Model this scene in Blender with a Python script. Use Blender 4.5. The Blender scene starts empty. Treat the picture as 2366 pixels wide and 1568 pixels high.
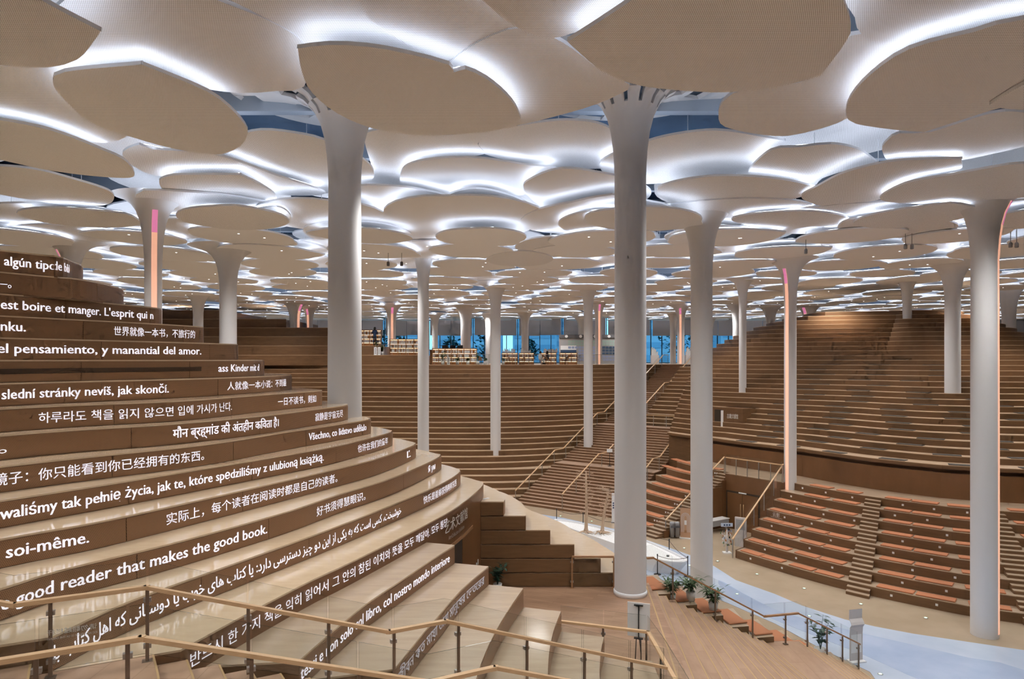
import bpy, math, random
from mathutils import Vector, Matrix
random.seed(7)
PI = math.pi
sc = bpy.context.scene
# ------------------------------------------------------------------ camera, world, exposure
F, CX, HY, ZC = 1577.0, 1183.0, 831.0, 9.95        # focal length in px, centre, horizon row, eye height
cam_d = bpy.data.cameras.new('camera'); cam = bpy.data.objects.new('camera', cam_d)
sc.collection.objects.link(cam)
cam.location = (0, 0, ZC); cam.rotation_euler = (PI/2, 0, 0)
cam_d.sensor_fit = 'HORIZONTAL'; cam_d.sensor_width = 36.0
cam_d.lens = 36.0*F/2366.0; cam_d.shift_y = (HY-784.0)/2366.0
cam_d.clip_start = 0.1; cam_d.clip_end = 600
sc.camera = cam
sc.view_settings.view_transform = 'Standard'; sc.view_settings.look = 'None'
sc.view_settings.gamma = 1.0; sc.view_settings.use_curve_mapping = False
sc.view_settings.exposure = 0.37
world = bpy.data.worlds.new('dusk'); sc.world = world; world.use_nodes = True
bg = world.node_tree.nodes['Background']
bg.inputs[0].default_value = (0.50, 0.68, 0.92, 1); bg.inputs[1].default_value = 2.0
try:
    sc.cycles.max_bounces = 5; sc.cycles.diffuse_bounces = 3; sc.cycles.glossy_bounces = 2
    sc.cycles.transparent_max_bounces = 40; sc.cycles.transmission_bounces = 4
    sc.cycles.caustics_reflective = False; sc.cycles.caustics_refractive = False
    sc.cycles.sample_clamp_indirect = 6.0
    sc.cycles.use_adaptive_sampling = True; sc.cycles.adaptive_threshold = .10; sc.cycles.adaptive_min_samples = 12; sc.cycles.use_light_tree = False
except Exception:
    pass
LED_POWER, STRIP_POWER, SPOT_POWER = .8, 4.8, 1250.0
H = 0.42                                             # riser of the lettered hill

def P(px, py, z):
    """plan point where the sight line through a pixel meets height z"""
    d = (ZC - z)*F/(py - HY)
    return ((px-CX)/F*d, d)
def PX(x, y): return CX + F*x/y
def lerp(a, b, t): return a + (b-a)*t

# ------------------------------------------------------------------ materials
MATS = {}
def newmat(name, col=(.8,.8,.8), rough=.5, spec=.5, metal=0.0, emis=None, estr=0.0):
    m = bpy.data.materials.new(name); m.use_nodes = True
    b = m.node_tree.nodes['Principled BSDF']
    b.inputs['Base Color'].default_value = (*col, 1)
    b.inputs['Roughness'].default_value = rough
    b.inputs['Specular IOR Level'].default_value = spec
    b.inputs['Metallic'].default_value = metal
    if emis:
        b.inputs['Emission Color'].default_value = (*emis, 1); b.inputs['Emission Strength'].default_value = estr
    MATS[name] = m
    return m
def nd(m, t, **kw):
    n = m.node_tree.nodes.new(t)
    for k, v in kw.items(): setattr(n, k, v)
    return n
def lk(m, a, b): m.node_tree.links.new(a, b)
def ramp(m, src, stops):
    r = nd(m, 'ShaderNodeValToRGB'); e = r.color_ramp.elements
    while len(e) < len(stops): e.new(.5)
    for i, (p, c) in enumerate(stops): e[i].position = p; e[i].color = (*c, 1)
    lk(m, src, r.inputs[0]); return r
def coord(m, kind='Object', scale=(1,1,1)):
    tc = nd(m, 'ShaderNodeTexCoord'); mp = nd(m, 'ShaderNodeMapping')
    mp.inputs['Scale'].default_value = scale
    lk(m, tc.outputs[kind], mp.inputs[0]); return mp.outputs[0]
def mathn(m, op, a, b=None):
    n = nd(m, 'ShaderNodeMath', operation=op)
    for i, v in enumerate((a, b)):
        if v is None: continue
        if isinstance(v, (int, float)): n.inputs[i].default_value = v
        else: lk(m, v, n.inputs[i])
    return n.outputs[0]
def dots(m, vec, pitch, radius, stagger=True):
    """1 inside round holes of a grid, 0 outside"""
    s = nd(m, 'ShaderNodeSeparateXYZ'); lk(m, vec, s.inputs[0])
    u = mathn(m, 'DIVIDE', s.outputs[0], pitch); v = mathn(m, 'DIVIDE', s.outputs[1], pitch)
    if stagger:
        row = mathn(m, 'FLOOR', v); odd = mathn(m, 'MULTIPLY', mathn(m, 'FLOORED_MODULO', row, 2.0), .5)
        u = mathn(m, 'ADD', u, odd)
    fu = mathn(m, 'SUBTRACT', mathn(m, 'FRACT', u), .5); fv = mathn(m, 'SUBTRACT', mathn(m, 'FRACT', v), .5)
    r2 = mathn(m, 'ADD', mathn(m, 'MULTIPLY', fu, fu), mathn(m, 'MULTIPLY', fv, fv))
    return mathn(m, 'LESS_THAN', r2, radius*radius)
def wood(name, a, b, scale, rough, bump=0.0, spec=.5, planks=None):
    m = newmat(name, a, rough, spec); B = m.node_tree.nodes['Principled BSDF']
    v = coord(m, 'Object', scale)
    n = nd(m, 'ShaderNodeTexNoise'); n.inputs['Scale'].default_value = 1.0; n.inputs['Detail'].default_value = 5
    n.inputs['Roughness'].default_value = .6; lk(m, v, n.inputs['Vector'])
    r = ramp(m, n.outputs['Fac'], [(.3, a), (.7, b)])
    out = r.outputs[0]
    if planks:
        br = nd(m, 'ShaderNodeTexBrick'); br.inputs['Scale'].default_value = 1.0
        br.inputs['Color1'].default_value = (1,1,1,1); br.inputs['Color2'].default_value = (.86,.84,.82,1)
        br.inputs['Mortar'].default_value = (.72,.68,.64,1)
        br.inputs['Mortar Size'].default_value = .006
        br.inputs['Brick Width'].default_value = planks[0]; br.inputs['Row Height'].default_value = planks[1]
        tc = coord(m, 'Object'); mp = nd(m, 'ShaderNodeMapping'); mp.inputs['Rotation'].default_value = (0,0,planks[2])
        lk(m, tc, mp.inputs[0]); lk(m, mp.outputs[0], br.inputs['Vector'])
        mx = nd(m, 'ShaderNodeMixRGB', blend_type='MULTIPLY'); mx.inputs[0].default_value = 1
        lk(m, out, mx.inputs[1]); lk(m, br.outputs['Color'], mx.inputs[2]); out = mx.outputs[0]
    lk(m, out, B.inputs['Base Color'])
    return m
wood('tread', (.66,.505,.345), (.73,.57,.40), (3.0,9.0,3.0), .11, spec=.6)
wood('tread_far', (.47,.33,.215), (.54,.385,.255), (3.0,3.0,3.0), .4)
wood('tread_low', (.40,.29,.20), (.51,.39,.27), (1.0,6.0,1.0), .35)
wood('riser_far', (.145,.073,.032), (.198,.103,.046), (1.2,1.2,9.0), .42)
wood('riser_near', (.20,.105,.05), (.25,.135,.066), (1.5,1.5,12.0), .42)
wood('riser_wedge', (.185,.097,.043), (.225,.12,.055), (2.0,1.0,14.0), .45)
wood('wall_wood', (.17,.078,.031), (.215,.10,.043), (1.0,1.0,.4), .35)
wood('parquet', (.34,.20,.125), (.45,.28,.18), (.8,5.0,1.0), .35, planks=(1.8,.16,.45))
wood('stair_wood', (.40,.25,.165), (.50,.33,.22), (4.0,1.2,1.0), .35, planks=(1.2,.5,1.57))
wood('stair_tread', (.36,.235,.16), (.43,.29,.20), (3.0,3.0,3.0), .4)
wood('stair_riser', (.17,.085,.042), (.22,.115,.058), (3.0,3.0,8.0), .4)
wood('oak', (.62,.40,.22), (.72,.49,.28), (5.0,5.0,30.0), .35)
wood('oak_dark', (.36,.19,.09), (.45,.25,.12), (5.0,5.0,30.0), .35)
wood('shelf_wood', (.34,.17,.075), (.42,.22,.10), (2.0,2.0,9.0), .4)
wood('trunk', (.50,.36,.25), (.66,.50,.37), (7.0,7.0,2.0), .8)
for nm_ in ('tread','tread_low'):
    B_ = MATS[nm_].node_tree.nodes['Principled BSDF']; B_.inputs['Coat Weight'].default_value = .6; B_.inputs['Coat Roughness'].default_value = .10; B_.inputs['Coat IOR'].default_value = 1.5
newmat('brass', (.56,.38,.19), .4, .5, .3)
newmat('white_paint', (.69,.68,.685), .55)
newmat('white_gloss', (.86,.87,.90), .25)
newmat('white_edge', (.93,.94,.97), .5)
newmat('roof_blue', (.06,.12,.21), .7)
newmat('roof_pale', (.40,.46,.54), .7)
newmat('led', (1,1,1), .5, emis=(.78,.86,1.0), estr=STRIP_POWER)
newmat('downlight', (1,1,1), .5, emis=(1,.97,.94), estr=2.4)
newmat('warm_strip', (1,.8,.6), .5, emis=(1,.82,.55), estr=3.0)
newmat('salmon', (.9,.55,.42), .5, emis=(1,.50,.33), estr=.5)
newmat('salmon_top', (.8,.3,.5), .5, emis=(.75,.20,.42), estr=.5)
newmat('green_light', (.6,.8,.6), .5, emis=(.55,1,.6), estr=2.0)
newmat('steel', (.44,.43,.42), .3, .5, .9)
newmat('bronze', (.25,.19,.145), .4, .5, .7)
newmat('black', (.02,.02,.022), .5)
newmat('dark_slot', (.045,.03,.02), .7)
newmat('dark_grey', (.10,.10,.11), .5)
newmat('grey', (.35,.35,.36), .5)
newmat('blind', (.50,.465,.47), .8)
newmat('frame_dark', (.03,.035,.05), .4)
newmat('cushion', (.46,.17,.075), .75)
newmat('mat_dark', (.075,.062,.052), .8)
newmat('pot', (.72,.71,.69), .5)
newmat('green', (.045,.11,.04), .6)
newmat('green2', (.07,.15,.055), .6)
newmat('dark_leaf', (.02,.06,.035), .45)
newmat('navy', (.02,.05,.13), .7)
newmat('skin', (.55,.34,.25), .6)
newmat('hair', (.015,.012,.011), .6)
newmat('cloth_white', (.75,.74,.73), .8)
newmat('plastic_white', (.82,.82,.82), .4)
newmat('concrete', (.28,.28,.29), .8)
newmat('building', (.34,.52,.64), .7)
newmat('building2', (.22,.40,.54), .7)
newmat('tree_out', (.02,.085,.09), .8)
newmat('tile_green', (.30,.40,.36), .6)
newmat('tile_blue', (.30,.36,.55), .6)
newmat('tile_navy', (.03,.07,.14), .6)
newmat('poster', (.55,.33,.20), .6)
newmat('rope', (.06,.03,.02), .7)
newmat('label_white', (.85,.85,.85), .6)
newmat('lectern_pale', (.62,.58,.57), .5)
# speckled floors and gravel
def speckle(name, a, b, scale, rough):
    m = newmat(name, a, rough, .5); B = m.node_tree.nodes['Principled BSDF']
    v = coord(m); n = nd(m, 'ShaderNodeTexNoise'); n.inputs['Scale'].default_value = scale; n.inputs['Detail'].default_value = 6
    lk(m, v, n.inputs['Vector']); r = ramp(m, n.outputs['Fac'], [(.35, a), (.65, b)]); lk(m, r.outputs[0], B.inputs['Base Color'])
speckle('floor_beige', (.40,.31,.215), (.445,.345,.245), .9, .22)
speckle('floor_blue', (.44,.52,.66), (.52,.59,.71), .6, .25)
speckle('floor_blue_deep', (.36,.45,.63), (.43,.51,.68), .8, .25)
speckle('gravel', (.62,.62,.63), (.92,.92,.92), 26.0, .9)
speckle('ground', (.10,.12,.12), (.16,.18,.18), .4, .9)
# perforated ceiling leaf: pale tan face, small dark holes
def perforated(name, base, hole, pitch, rad, kind='Object', rough=.6, zmap=False):
    m = newmat(name, base, rough, .3); B = m.node_tree.nodes['Principled BSDF']
    v = coord(m, kind)
    d = dots(m, v, pitch, rad)
    mx = nd(m, 'ShaderNodeMixRGB'); mx.inputs[1].default_value = (*base, 1); mx.inputs[2].default_value = (*hole, 1)
    lk(m, d, mx.inputs[0]); lk(m, mx.outputs[0], B.inputs['Base Color'])
    return m
perforated('leaf_perf', (.93,.93,.945), (.35,.315,.30), .030, .28)
newmat('leaf_plain', (.89,.885,.895), .6, .3)
newmat('leaf_white', (.74,.70,.66), .6, .3)
perforated('riser_led', (.33,.185,.10), (.16,.083,.042), .024, .36, 'UV', .38)
# LED lettering: bright pixels on a dim ground
m = newmat('lettering', (.6,.58,.6), .5)
B = m.node_tree.nodes['Principled BSDF']
dd = dots(m, coord(m, 'UV'), .019, .45, False)
B.inputs['Emission Color'].default_value = (.93,.90,1.0,1)
lk(m, mathn(m, 'MULTIPLY_ADD', dd, LED_POWER*.75), B.inputs['Emission Strength'])
B.inputs['Emission Strength'].links[0].from_node.inputs[2].default_value = LED_POWER*.25
newmat('lettering_dim', (.45,.43,.45), .5, emis=(.93,.90,1.0), estr=LED_POWER*.22)
newmat('sign_letters', (.85,.84,.82), .4)
# glass: clear sheet with a weak mirror
def glassmat(name, tint, refl, rough=0.0):
    m = bpy.data.materials.new(name); m.use_nodes = True; nt = m.node_tree; nt.nodes.clear()
    o = nt.nodes.new('ShaderNodeOutputMaterial'); mix = nt.nodes.new('ShaderNodeMixShader')
    t = nt.nodes.new('ShaderNodeBsdfTransparent'); g = nt.nodes.new('ShaderNodeBsdfGlossy')
    t.inputs[0].default_value = (*tint, 1); g.inputs['Roughness'].default_value = rough
    lw = nt.nodes.new('ShaderNodeLayerWeight'); lw.inputs[0].default_value = .5
    pw = nt.nodes.new('ShaderNodeMath'); pw.operation = 'POWER'; pw.inputs[1].default_value = 4.0
    ma = nt.nodes.new('ShaderNodeMath'); ma.operation = 'MULTIPLY_ADD'; ma.inputs[1].default_value = .35; ma.inputs[2].default_value = (refl-1)*.10
    nt.links.new(lw.outputs['Facing'], pw.inputs[0]); nt.links.new(pw.outputs[0], ma.inputs[0]); nt.links.new(ma.outputs[0], mix.inputs[0]); nt.links.new(t.outputs[0], mix.inputs[1])
    nt.links.new(g.outputs[0], mix.inputs[2]); nt.links.new(mix.outputs[0], o.inputs[0]); MATS[name] = m
glassmat('glass', (.955,.965,.96), 1.33)
glassmat('glass_edge', (.36,.42,.40), 1.5)
glassmat('glass_end', (.90,.93,.92), 1.2)
glassmat('window_glass', (.60,.83,.89), 1.2)

# ------------------------------------------------------------------ mesh helpers
COL = sc.collection
class MB:
    def __init__(s): s.v = []; s.f = []; s.m = []; s.uv = {}; s.sm = []
    def face(s, idx, mat=0, uv=None, smooth=False):
        if uv: s.uv[len(s.f)] = uv
        s.f.append(tuple(idx)); s.m.append(mat); s.sm.append(smooth)
    def pts(s, ps):
        n = len(s.v); s.v += [tuple(p) for p in ps]; return list(range(n, n+len(ps)))
    def box(s, x0, x1, y0, y1, z0, z1, mat=0):
        i = s.pts([(x0,y0,z0),(x1,y0,z0),(x1,y1,z0),(x0,y1,z0),(x0,y0,z1),(x1,y0,z1),(x1,y1,z1),(x0,y1,z1)])
        for q in ((3,2,1,0),(4,5,6,7),(0,1,5,4),(1,2,6,5),(2,3,7,6),(3,0,4,7)): s.face([i[k] for k in q], mat)
        return s
    def obox(s, o, ax, ay, lx, ly, z0, z1, mat=0, mat_top=None):
        """box in plan frame: origin o, unit axes ax, ay, ranges lx, ly"""
        c = [(lx[0],ly[0]),(lx[1],ly[0]),(lx[1],ly[1]),(lx[0],ly[1])]
        p = [(o[0]+ax[0]*a+ay[0]*b, o[1]+ax[1]*a+ay[1]*b) for a, b in c]
        return s.prism(p, z0, z1, mat, mat if mat_top is None else mat_top)
    def prism(s, p, z0, z1, mat=0, mat_top=None, bottom=True, mat_bot=None, uv=False, top=True):
        mat_top = mat if mat_top is None else mat_top
        A = sum(p[i][0]*p[(i+1)%len(p)][1]-p[(i+1)%len(p)][0]*p[i][1] for i in range(len(p)))
        if A < 0: p = list(reversed(p))
        n = len(p); a = s.pts([(x,y,z0) for x,y in p]); b = s.pts([(x,y,z1) for x,y in p])
        L = 0
        for i in range(n):
            j = (i+1) % n
            l = math.hypot(p[j][0]-p[i][0], p[j][1]-p[i][1])
            s.face((a[i],a[j],b[j],b[i]), mat, [(L,z0),(L+l,z0),(L+l,z1),(L,z1)] if uv else None); L += l
        if top: s.face(b, mat_top)
        if bottom: s.face(a[::-1], mat if mat_bot is None else mat_bot)
        return s
    def tube(s, pts, r, n=6, mat=0, cap=True, smooth=True):
        rr = r if isinstance(r, (list, tuple)) else [r]*len(pts)
        P3 = [Vector(p) for p in pts]; rings = []
        for i, p in enumerate(P3):
            t = (P3[min(i+1,len(P3)-1)]-P3[max(i-1,0)])
            t = t.normalized() if t.length > 1e-9 else Vector((0,0,1))
            a = Vector((0,0,1)) if abs(t.z) < .95 else Vector((1,0,0))
            u = t.cross(a).normalized(); w = t.cross(u).normalized()
            rings.append(s.pts([p+(u*math.cos(2*PI*k/n)+w*math.sin(2*PI*k/n))*rr[i] for k in range(n)]))
        for i in range(len(rings)-1):
            for k in range(n): s.face((rings[i][k],rings[i][(k+1)%n],rings[i+1][(k+1)%n],rings[i+1][k]), mat, None, smooth)
        if cap: s.face(rings[0][::-1], mat); s.face(rings[-1], mat)
        return s
    def lathe(s, prof, n=20, mat=0, c=(0,0), smooth=True, caps=True):
        rings = [s.pts([(c[0]+r*math.cos(2*PI*k/n), c[1]+r*math.sin(2*PI*k/n), z) for k in range(n)]) for r, z in prof]
        for i in range(len(rings)-1):
            for k in range(n): s.face((rings[i][k],rings[i][(k+1)%n],rings[i+1][(k+1)%n],rings[i+1][k]), mat, None, smooth)
        if caps: s.face(rings[0][::-1], mat); s.face(rings[-1], mat)
        return s
    def bar(s, p0, p1, w, h, mat=0):
        """rectangular bar with horizontal width w and vertical height h, from p0 to p1 (centre line)"""
        p0, p1 = Vector(p0), Vector(p1); t = (p1-p0); q = Vector((t.x,t.y,0))
        q = q.normalized() if q.length > 1e-6 else Vector((1,0,0)); u = Vector((-q.y,q.x,0))*w/2; v = Vector((0,0,h/2))
        if abs(t.x)+abs(t.y) < 1e-6: v = q*h/2
        i = s.pts([p0-u-v,p0+u-v,p0+u+v,p0-u+v,p1-u-v,p1+u-v,p1+u+v,p1-u+v])
        for q4 in ((3,2,1,0),(4,5,6,7),(0,1,5,4),(1,2,6,5),(2,3,7,6),(3,0,4,7)): s.face([i[k] for k in q4], mat)
        return s
    def leafcard(s, base, d, up, l, w, mat=0):
        """a small bent leaf of two quads with a fold"""
        base = Vector(base); d = Vector(d).normalized(); side = d.cross(Vector(up)).normalized(); n = side.cross(d)
        m1 = base+d*l*.5+n*l*.06; t = base+d*l-n*l*.10
        i = s.pts([base, m1+side*w*.5-n*w*.12, t, m1-side*w*.5-n*w*.12, m1])
        s.face((i[0],i[1],i[4]), mat); s.face((i[1],i[2],i[4]), mat); s.face((i[2],i[3],i[4]), mat); s.face((i[3],i[0],i[4]), mat)
    def mesh(s, name, mats):
        me = bpy.data.meshes.new(name); me.from_pydata(s.v, [], s.f)
        for mm in mats: me.materials.append(MATS[mm])
        if len(mats) > 1: me.polygons.foreach_set('material_index', s.m)
        if any(s.sm): me.polygons.foreach_set('use_smooth', s.sm)
        if s.uv:
            ul = me.uv_layers.new(name='UVMap')
            for fi, c in s.uv.items():
                for li, k in zip(me.polygons[fi].loop_indices, c): ul.data[li].uv = k
        me.update(); return me
    def build(s, name, mats, parent=None, loc=None):
        if isinstance(mats, str): mats = [mats]
        if loc is not None: s.v = [(x-loc[0],y-loc[1],z-loc[2]) for x,y,z in s.v]
        return put(name, s.mesh(name, mats), parent, loc)
def put(name, data, parent=None, loc=None, rz=0):
    o = bpy.data.objects.new(name, data); COL.objects.link(o)
    if loc is not None: o.location = loc
    if rz: o.rotation_euler = (0,0,rz)
    if parent: o.parent = parent
    return o
def tag(o, label=None, cat=None, group=None, kind=None):
    if label: o['label'] = label
    if cat: o['category'] = cat
    if group: o['group'] = group
    if kind: o['kind'] = kind
    return o
def empty(name, label, cat, loc=(0,0,0), rz=0, group=None, kind=None):
    return tag(put(name, None, None, loc, rz), label, cat, group, kind)
def copy_tree(o, parent=None):
    c = o.copy(); COL.objects.link(c); c.parent = parent
    for ch in o.children: copy_tree(ch, c)
    return c
ORD = ['first','second','third','fourth','fifth','sixth','seventh','eighth','ninth','tenth','eleventh','twelfth','thirteenth',
       'fourteenth','fifteenth','sixteenth','seventeenth','eighteenth','nineteenth','twentieth','twenty-first','twenty-second',
       'twenty-third','twenty-fourth','twenty-fifth','twenty-sixth','twenty-seventh','twenty-eighth','twenty-ninth','thirtieth']
ORD += ['thirty-'+w for w in ORD[:9]]+['fortieth']+['forty-'+w for w in ORD[:9]]+['fiftieth']
def crom(pts, step=.12, closed=False):
    """Catmull-Rom through plan points, sampled about every step"""
    out = []; n = len(pts)
    for i in range(n if closed else n-1):
        g = (lambda k: pts[k % n]) if closed else (lambda k: pts[max(0, min(n-1, k))])
        p0, p1, p2, p3 = g(i-1), g(i), g(i+1), g(i+2)
        m = max(2, int(math.hypot(p2[0]-p1[0], p2[1]-p1[1])/step))
        for k in range(m):
            t = k/m
            out.append(tuple(.5*((2*p1[a])+(-p0[a]+p2[a])*t+(2*p0[a]-5*p1[a]+4*p2[a]-p3[a])*t*t+(-p0[a]+3*p1[a]-3*p2[a]+p3[a])*t**3) for a in (0,1)))
    if not closed: out.append(tuple(pts[-1]))
    return out
def clip_half(poly, p, n):
    out = []; D = [(q[0]-p[0])*n[0]+(q[1]-p[1])*n[1] for q in poly]
    for i in range(len(poly)):
        j = (i+1) % len(poly)
        if D[i] >= 0: out.append(poly[i])
        if D[i]*D[j] < 0:
            t = D[i]/(D[i]-D[j]); out.append((lerp(poly[i][0],poly[j][0],t), lerp(poly[i][1],poly[j][1],t)))
    return out
class Path:
    """arc-length lookup along a plan polyline"""
    def __init__(s, pts):
        s.p = pts; s.L = [0]
        for a, b in zip(pts, pts[1:]): s.L.append(s.L[-1]+math.hypot(b[0]-a[0], b[1]-a[1]))
    def at(s, l):
        l = max(0, min(s.L[-1]-1e-6, l)); lo, hi = 0, len(s.L)-1
        while hi-lo > 1:
            m = (lo+hi)//2
            if s.L[m] <= l: lo = m
            else: hi = m
        t = (l-s.L[lo])/max(1e-9, s.L[hi]-s.L[lo]); a, b = s.p[lo], s.p[hi]
        d = (b[0]-a[0], b[1]-a[1]); k = math.hypot(*d) or 1
        return (lerp(a[0],b[0],t), lerp(a[1],b[1],t)), (d[0]/k, d[1]/k)
    def s_at_px(s, px):
        best = None
        for i in range(len(s.p)-1):
            a, b = s.p[i], s.p[i+1]
            if a[1] < 1 or b[1] < 1: continue
            pa, pb = PX(*a), PX(*b)
            if (pa-px)*(pb-px) <= 0 and pa != pb: return lerp(s.L[i], s.L[i+1], (px-pa)/(pb-pa))
            for q, l in ((pa, s.L[i]), (pb, s.L[i+1])):
                if best is None or abs(q-px) < best[0]: best = (abs(q-px), l)
        return best[1]
# ------------------------------------------------------------------ lettering helpers
AR = {}   # joined forms: letter -> (isolated, final, initial, medial)
for k, iso, cnt in [('ا',0xFE8D,2),('ب',0xFE8F,4),('ت',0xFE95,4),('خ',0xFEA5,4),('د',0xFEA9,2),('ر',0xFEAD,2),('ز',0xFEAF,2),('س',0xFEB1,4),
                    ('ش',0xFEB5,4),('ل',0xFEDD,4),('ن',0xFEE5,4),('ه',0xFEE9,4),('و',0xFEED,2),('ی',0xFBFC,4),('ک',0xFB8E,4),('چ',0xFB7A,4)]:
    AR[k] = [chr(iso+i) for i in range(cnt)]
def persian(t):
    out = []
    for i, c in enumerate(t):
        if c not in AR: out.append(c); continue
        prev = i > 0 and t[i-1] in AR and len(AR[t[i-1]]) == 4
        nxt = i+1 < len(t) and t[i+1] in AR and len(AR[c]) == 4
        f = AR[c]; out.append(f[3] if prev and nxt else f[1] if prev else f[2] if nxt else f[0])
    return ''.join(reversed(out))
def text_mesh(body, res=2, bold=.012):
    cu = bpy.data.curves.new('lettering_curve', 'FONT'); cu.body = body; cu.resolution_u = res; cu.offset = bold
    o = bpy.data.objects.new('lettering_curve', cu); COL.objects.link(o)
    dg = bpy.context.evaluated_depsgraph_get(); me = bpy.data.meshes.new_from_object(o.evaluated_get(dg))
    v = [tuple(q.co) for q in me.vertices]; f = [tuple(q.vertices) for q in me.polygons]
    bpy.data.objects.remove(o); bpy.data.curves.remove(cu); bpy.data.meshes.remove(me)
    return v, f
def text_on_path(body, path, s0, s1, zbase, size, name, mat, parent, out=.012, bold=.012, side=1):
    v, f = text_mesh(body, 2, 0)
    x0 = min(q[0] for q in v); x1 = max(q[0] for q in v); k = (s1-s0)/max(1e-6, x1-x0)
    mb = MB(); co = []
    for x, y, _ in v:
        s = s0+(x-x0)*k; (px, py), t = path.at(s)
        co.append((px+t[1]*out*side, py-t[0]*out*side, zbase+y*size, s))
    # strokes thickened by repeating the outline a little to the side
    em = k*bold
    for rep in range(3 if bold > .013 else 2 if bold > 0 else 1):
        n0 = len(mb.v)
        for x, y, _ in v:
            s = s0+(x-x0)*k+rep*em; (px, py), t = path.at(s)
            mb.v.append((px+t[1]*out*side, py-t[0]*out*side, zbase+y*size+(rep % 2)*size*bold*.5))
        for q in f: mb.face([i+n0 for i in q], 0, [(co[i][3]+rep*em, co[i][2]) for i in q])
    return mb.build(name, mat, parent)
def text_flat(body, org, ux, size, name, mat, parent, width=None, bold=.01, up=(0,0,1)):
    v, f = text_mesh(body, 2, 0); org, ux, up = Vector(org), Vector(ux).normalized(), Vector(up)
    x0 = min(q[0] for q in v); x1 = max(q[0] for q in v); k = size if width is None else width/(x1-x0)
    mb = MB(); mb.v = [tuple(org+ux*(x-x0)*k+up*y*size) for x, y, _ in v]
    for q in f: mb.face(q, 0, [(mb.v[i][0], mb.v[i][2]) for i in q])
    return mb.build(name, mat, parent)
# ------------------------------------------------------------------ the hall's ceiling downlights
def downlamp(x, y, z, e, r=.6, ang=150):
    l = bpy.data.lights.new('ceiling_downlight', 'SPOT'); l.energy = e; l.shadow_soft_size = r
    l.spot_size = math.radians(ang); l.spot_blend = 1.0; l.color = (1.0, .985, .962)
    put('ceiling_downlight', l, None, (x, y, z))
for iy, yy in enumerate((-6, 3, 12, 21, 30, 39, 48, 58, 70, 83)):
    half = 14 + yy*.72 if yy > 0 else 14
    nx = max(3, int(2*half/9))
    for ix in range(nx):
        xx = -half + 2*half*(ix+.5)/nx + (1.5 if iy % 2 else -1.5)
        downlamp(xx, yy, ZC+5.0, SPOT_POWER*(1.0 if yy < 45 else .9))

# ------------------------------------------------------------------ floor, roof, outer walls
mb = MB().box(-72, 84, -30, 97, -.3, 0); fl = mb.build('floor', 'floor_beige')
tag(fl, 'beige polished floor of the valley between the stepped hills', 'floor', kind='structure')
blue = [P(*q, 0) for q in ((1236,1186),(1300,1196),(1420,1222),(1490,1246),(1560,1270),(1610,1288),(1650,1308),(1700,1340),(1790,1372),(1853,1399),
        (1902,1415),(1952,1431),(2020,1447),(2110,1464),(2237,1483),(2366,1502),(2700,1540))]
blue += [(13.5,13.0),(10.5,17.0)] + [P(*q, 0) for q in ((2010,1552),(1900,1500),(1790,1440),(1640,1375),(1500,1330),(1380,1280),(1270,1215))]
o = MB().prism(blue, 0, .012).build('floor_inlay', 'floor_blue'); tag(o, 'pale blue terrazzo stream inlaid in the beige valley floor', 'floor', kind='structure')
deep = [P(*q, 0) for q in ((1660,1340),(1720,1372),(1800,1412),(1900,1440),(2000,1465),(2120,1492),(2240,1520),(2366,1548),(2366,1640),(2150,1580),(2000,1515),(1860,1460),(1740,1410),(1680,1375))]
o = MB().prism(crom(deep, .6, True), .012, .016).build('floor_inlay', 'floor_blue_deep'); tag(o, 'deeper blue ribbon within the pale blue terrazzo stream', 'floor', kind='structure')
ROOF = ZC+8.4
mb = MB().box(-72, 84, -30, 97, ROOF, ROOF+.3); o = mb.build('ceiling', 'roof_blue')
tag(o, 'dark blue roof deck seen through gaps between ceiling leaves', 'ceiling', kind='structure')
mb = MB()
for k in range(26):
    yb = -28+k*4.9; mb.box(-72, 84, yb, yb+.35, ROOF-.75, ROOF)
o = mb.build('trim_1', 'roof_pale'); tag(o, 'pale roof beams above the leaf canopy', 'beam', kind='structure')
o = MB().box(-72.4, -72, -30, 97, 0, ROOF).build('wall_left', 'white_paint'); tag(o, 'plain white side wall beyond the lettered hill', 'wall', kind='structure')
o = MB().box(84, 84.4, -30, 97, 0, ROOF).build('wall_right', 'white_paint'); tag(o, 'plain white side wall beyond the largest stepped hill', 'wall', kind='structure')
o = MB().box(-72, 84, -30.3, -30, 0, ROOF).build('sky_block_wall', 'white_paint'); tag(o, 'unseen white wall added behind the viewer to shut out sky light', 'wall', kind='structure')  # unseen closure, added to keep blue sky light from entering behind the camera

# ------------------------------------------------------------------ far glass facade
TZ = ZC-.45                                     # upper terrace level
FY = 96.0
win = empty('window_1', 'tall blue glass facade with grey roller blinds at the far end', 'window', (0,FY,TZ), kind='structure')
bay, x0w, nb = 1.56, -46.0, 60
mull = MB().box(-.05,.05,-.12,.12,0,6.4).mesh('mullion', ['frame_dark'])
pane = MB().box(.05,bay-.05,-.012,.012,.1,6.3).mesh('glass_pane', ['window_glass'])
bld = MB().box(.10,bay*2-.10,-.03,.03,0,2.55).mesh('roller_blind', ['blind'])
for k in range(nb):
    put('mullion', mull, win, (x0w+k*bay, 0, 0)); put('glass_pane', pane, win, (x0w+k*bay, 0, 0))
    if k % 2 == 0: put('roller_blind', bld, win, (x0w+k*bay+(.1 if k % 4 else -.06), -.3, 3.82+(.05*((k*7) % 3))))
MB().box(x0w, x0w+nb*bay, -.1, .1, 6.3, 8.9).build('header', ['grey'], win)
MB().box(x0w, x0w+nb*bay, -.12, .12, 0, .1).build('sill', ['frame_dark'], win)
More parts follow.
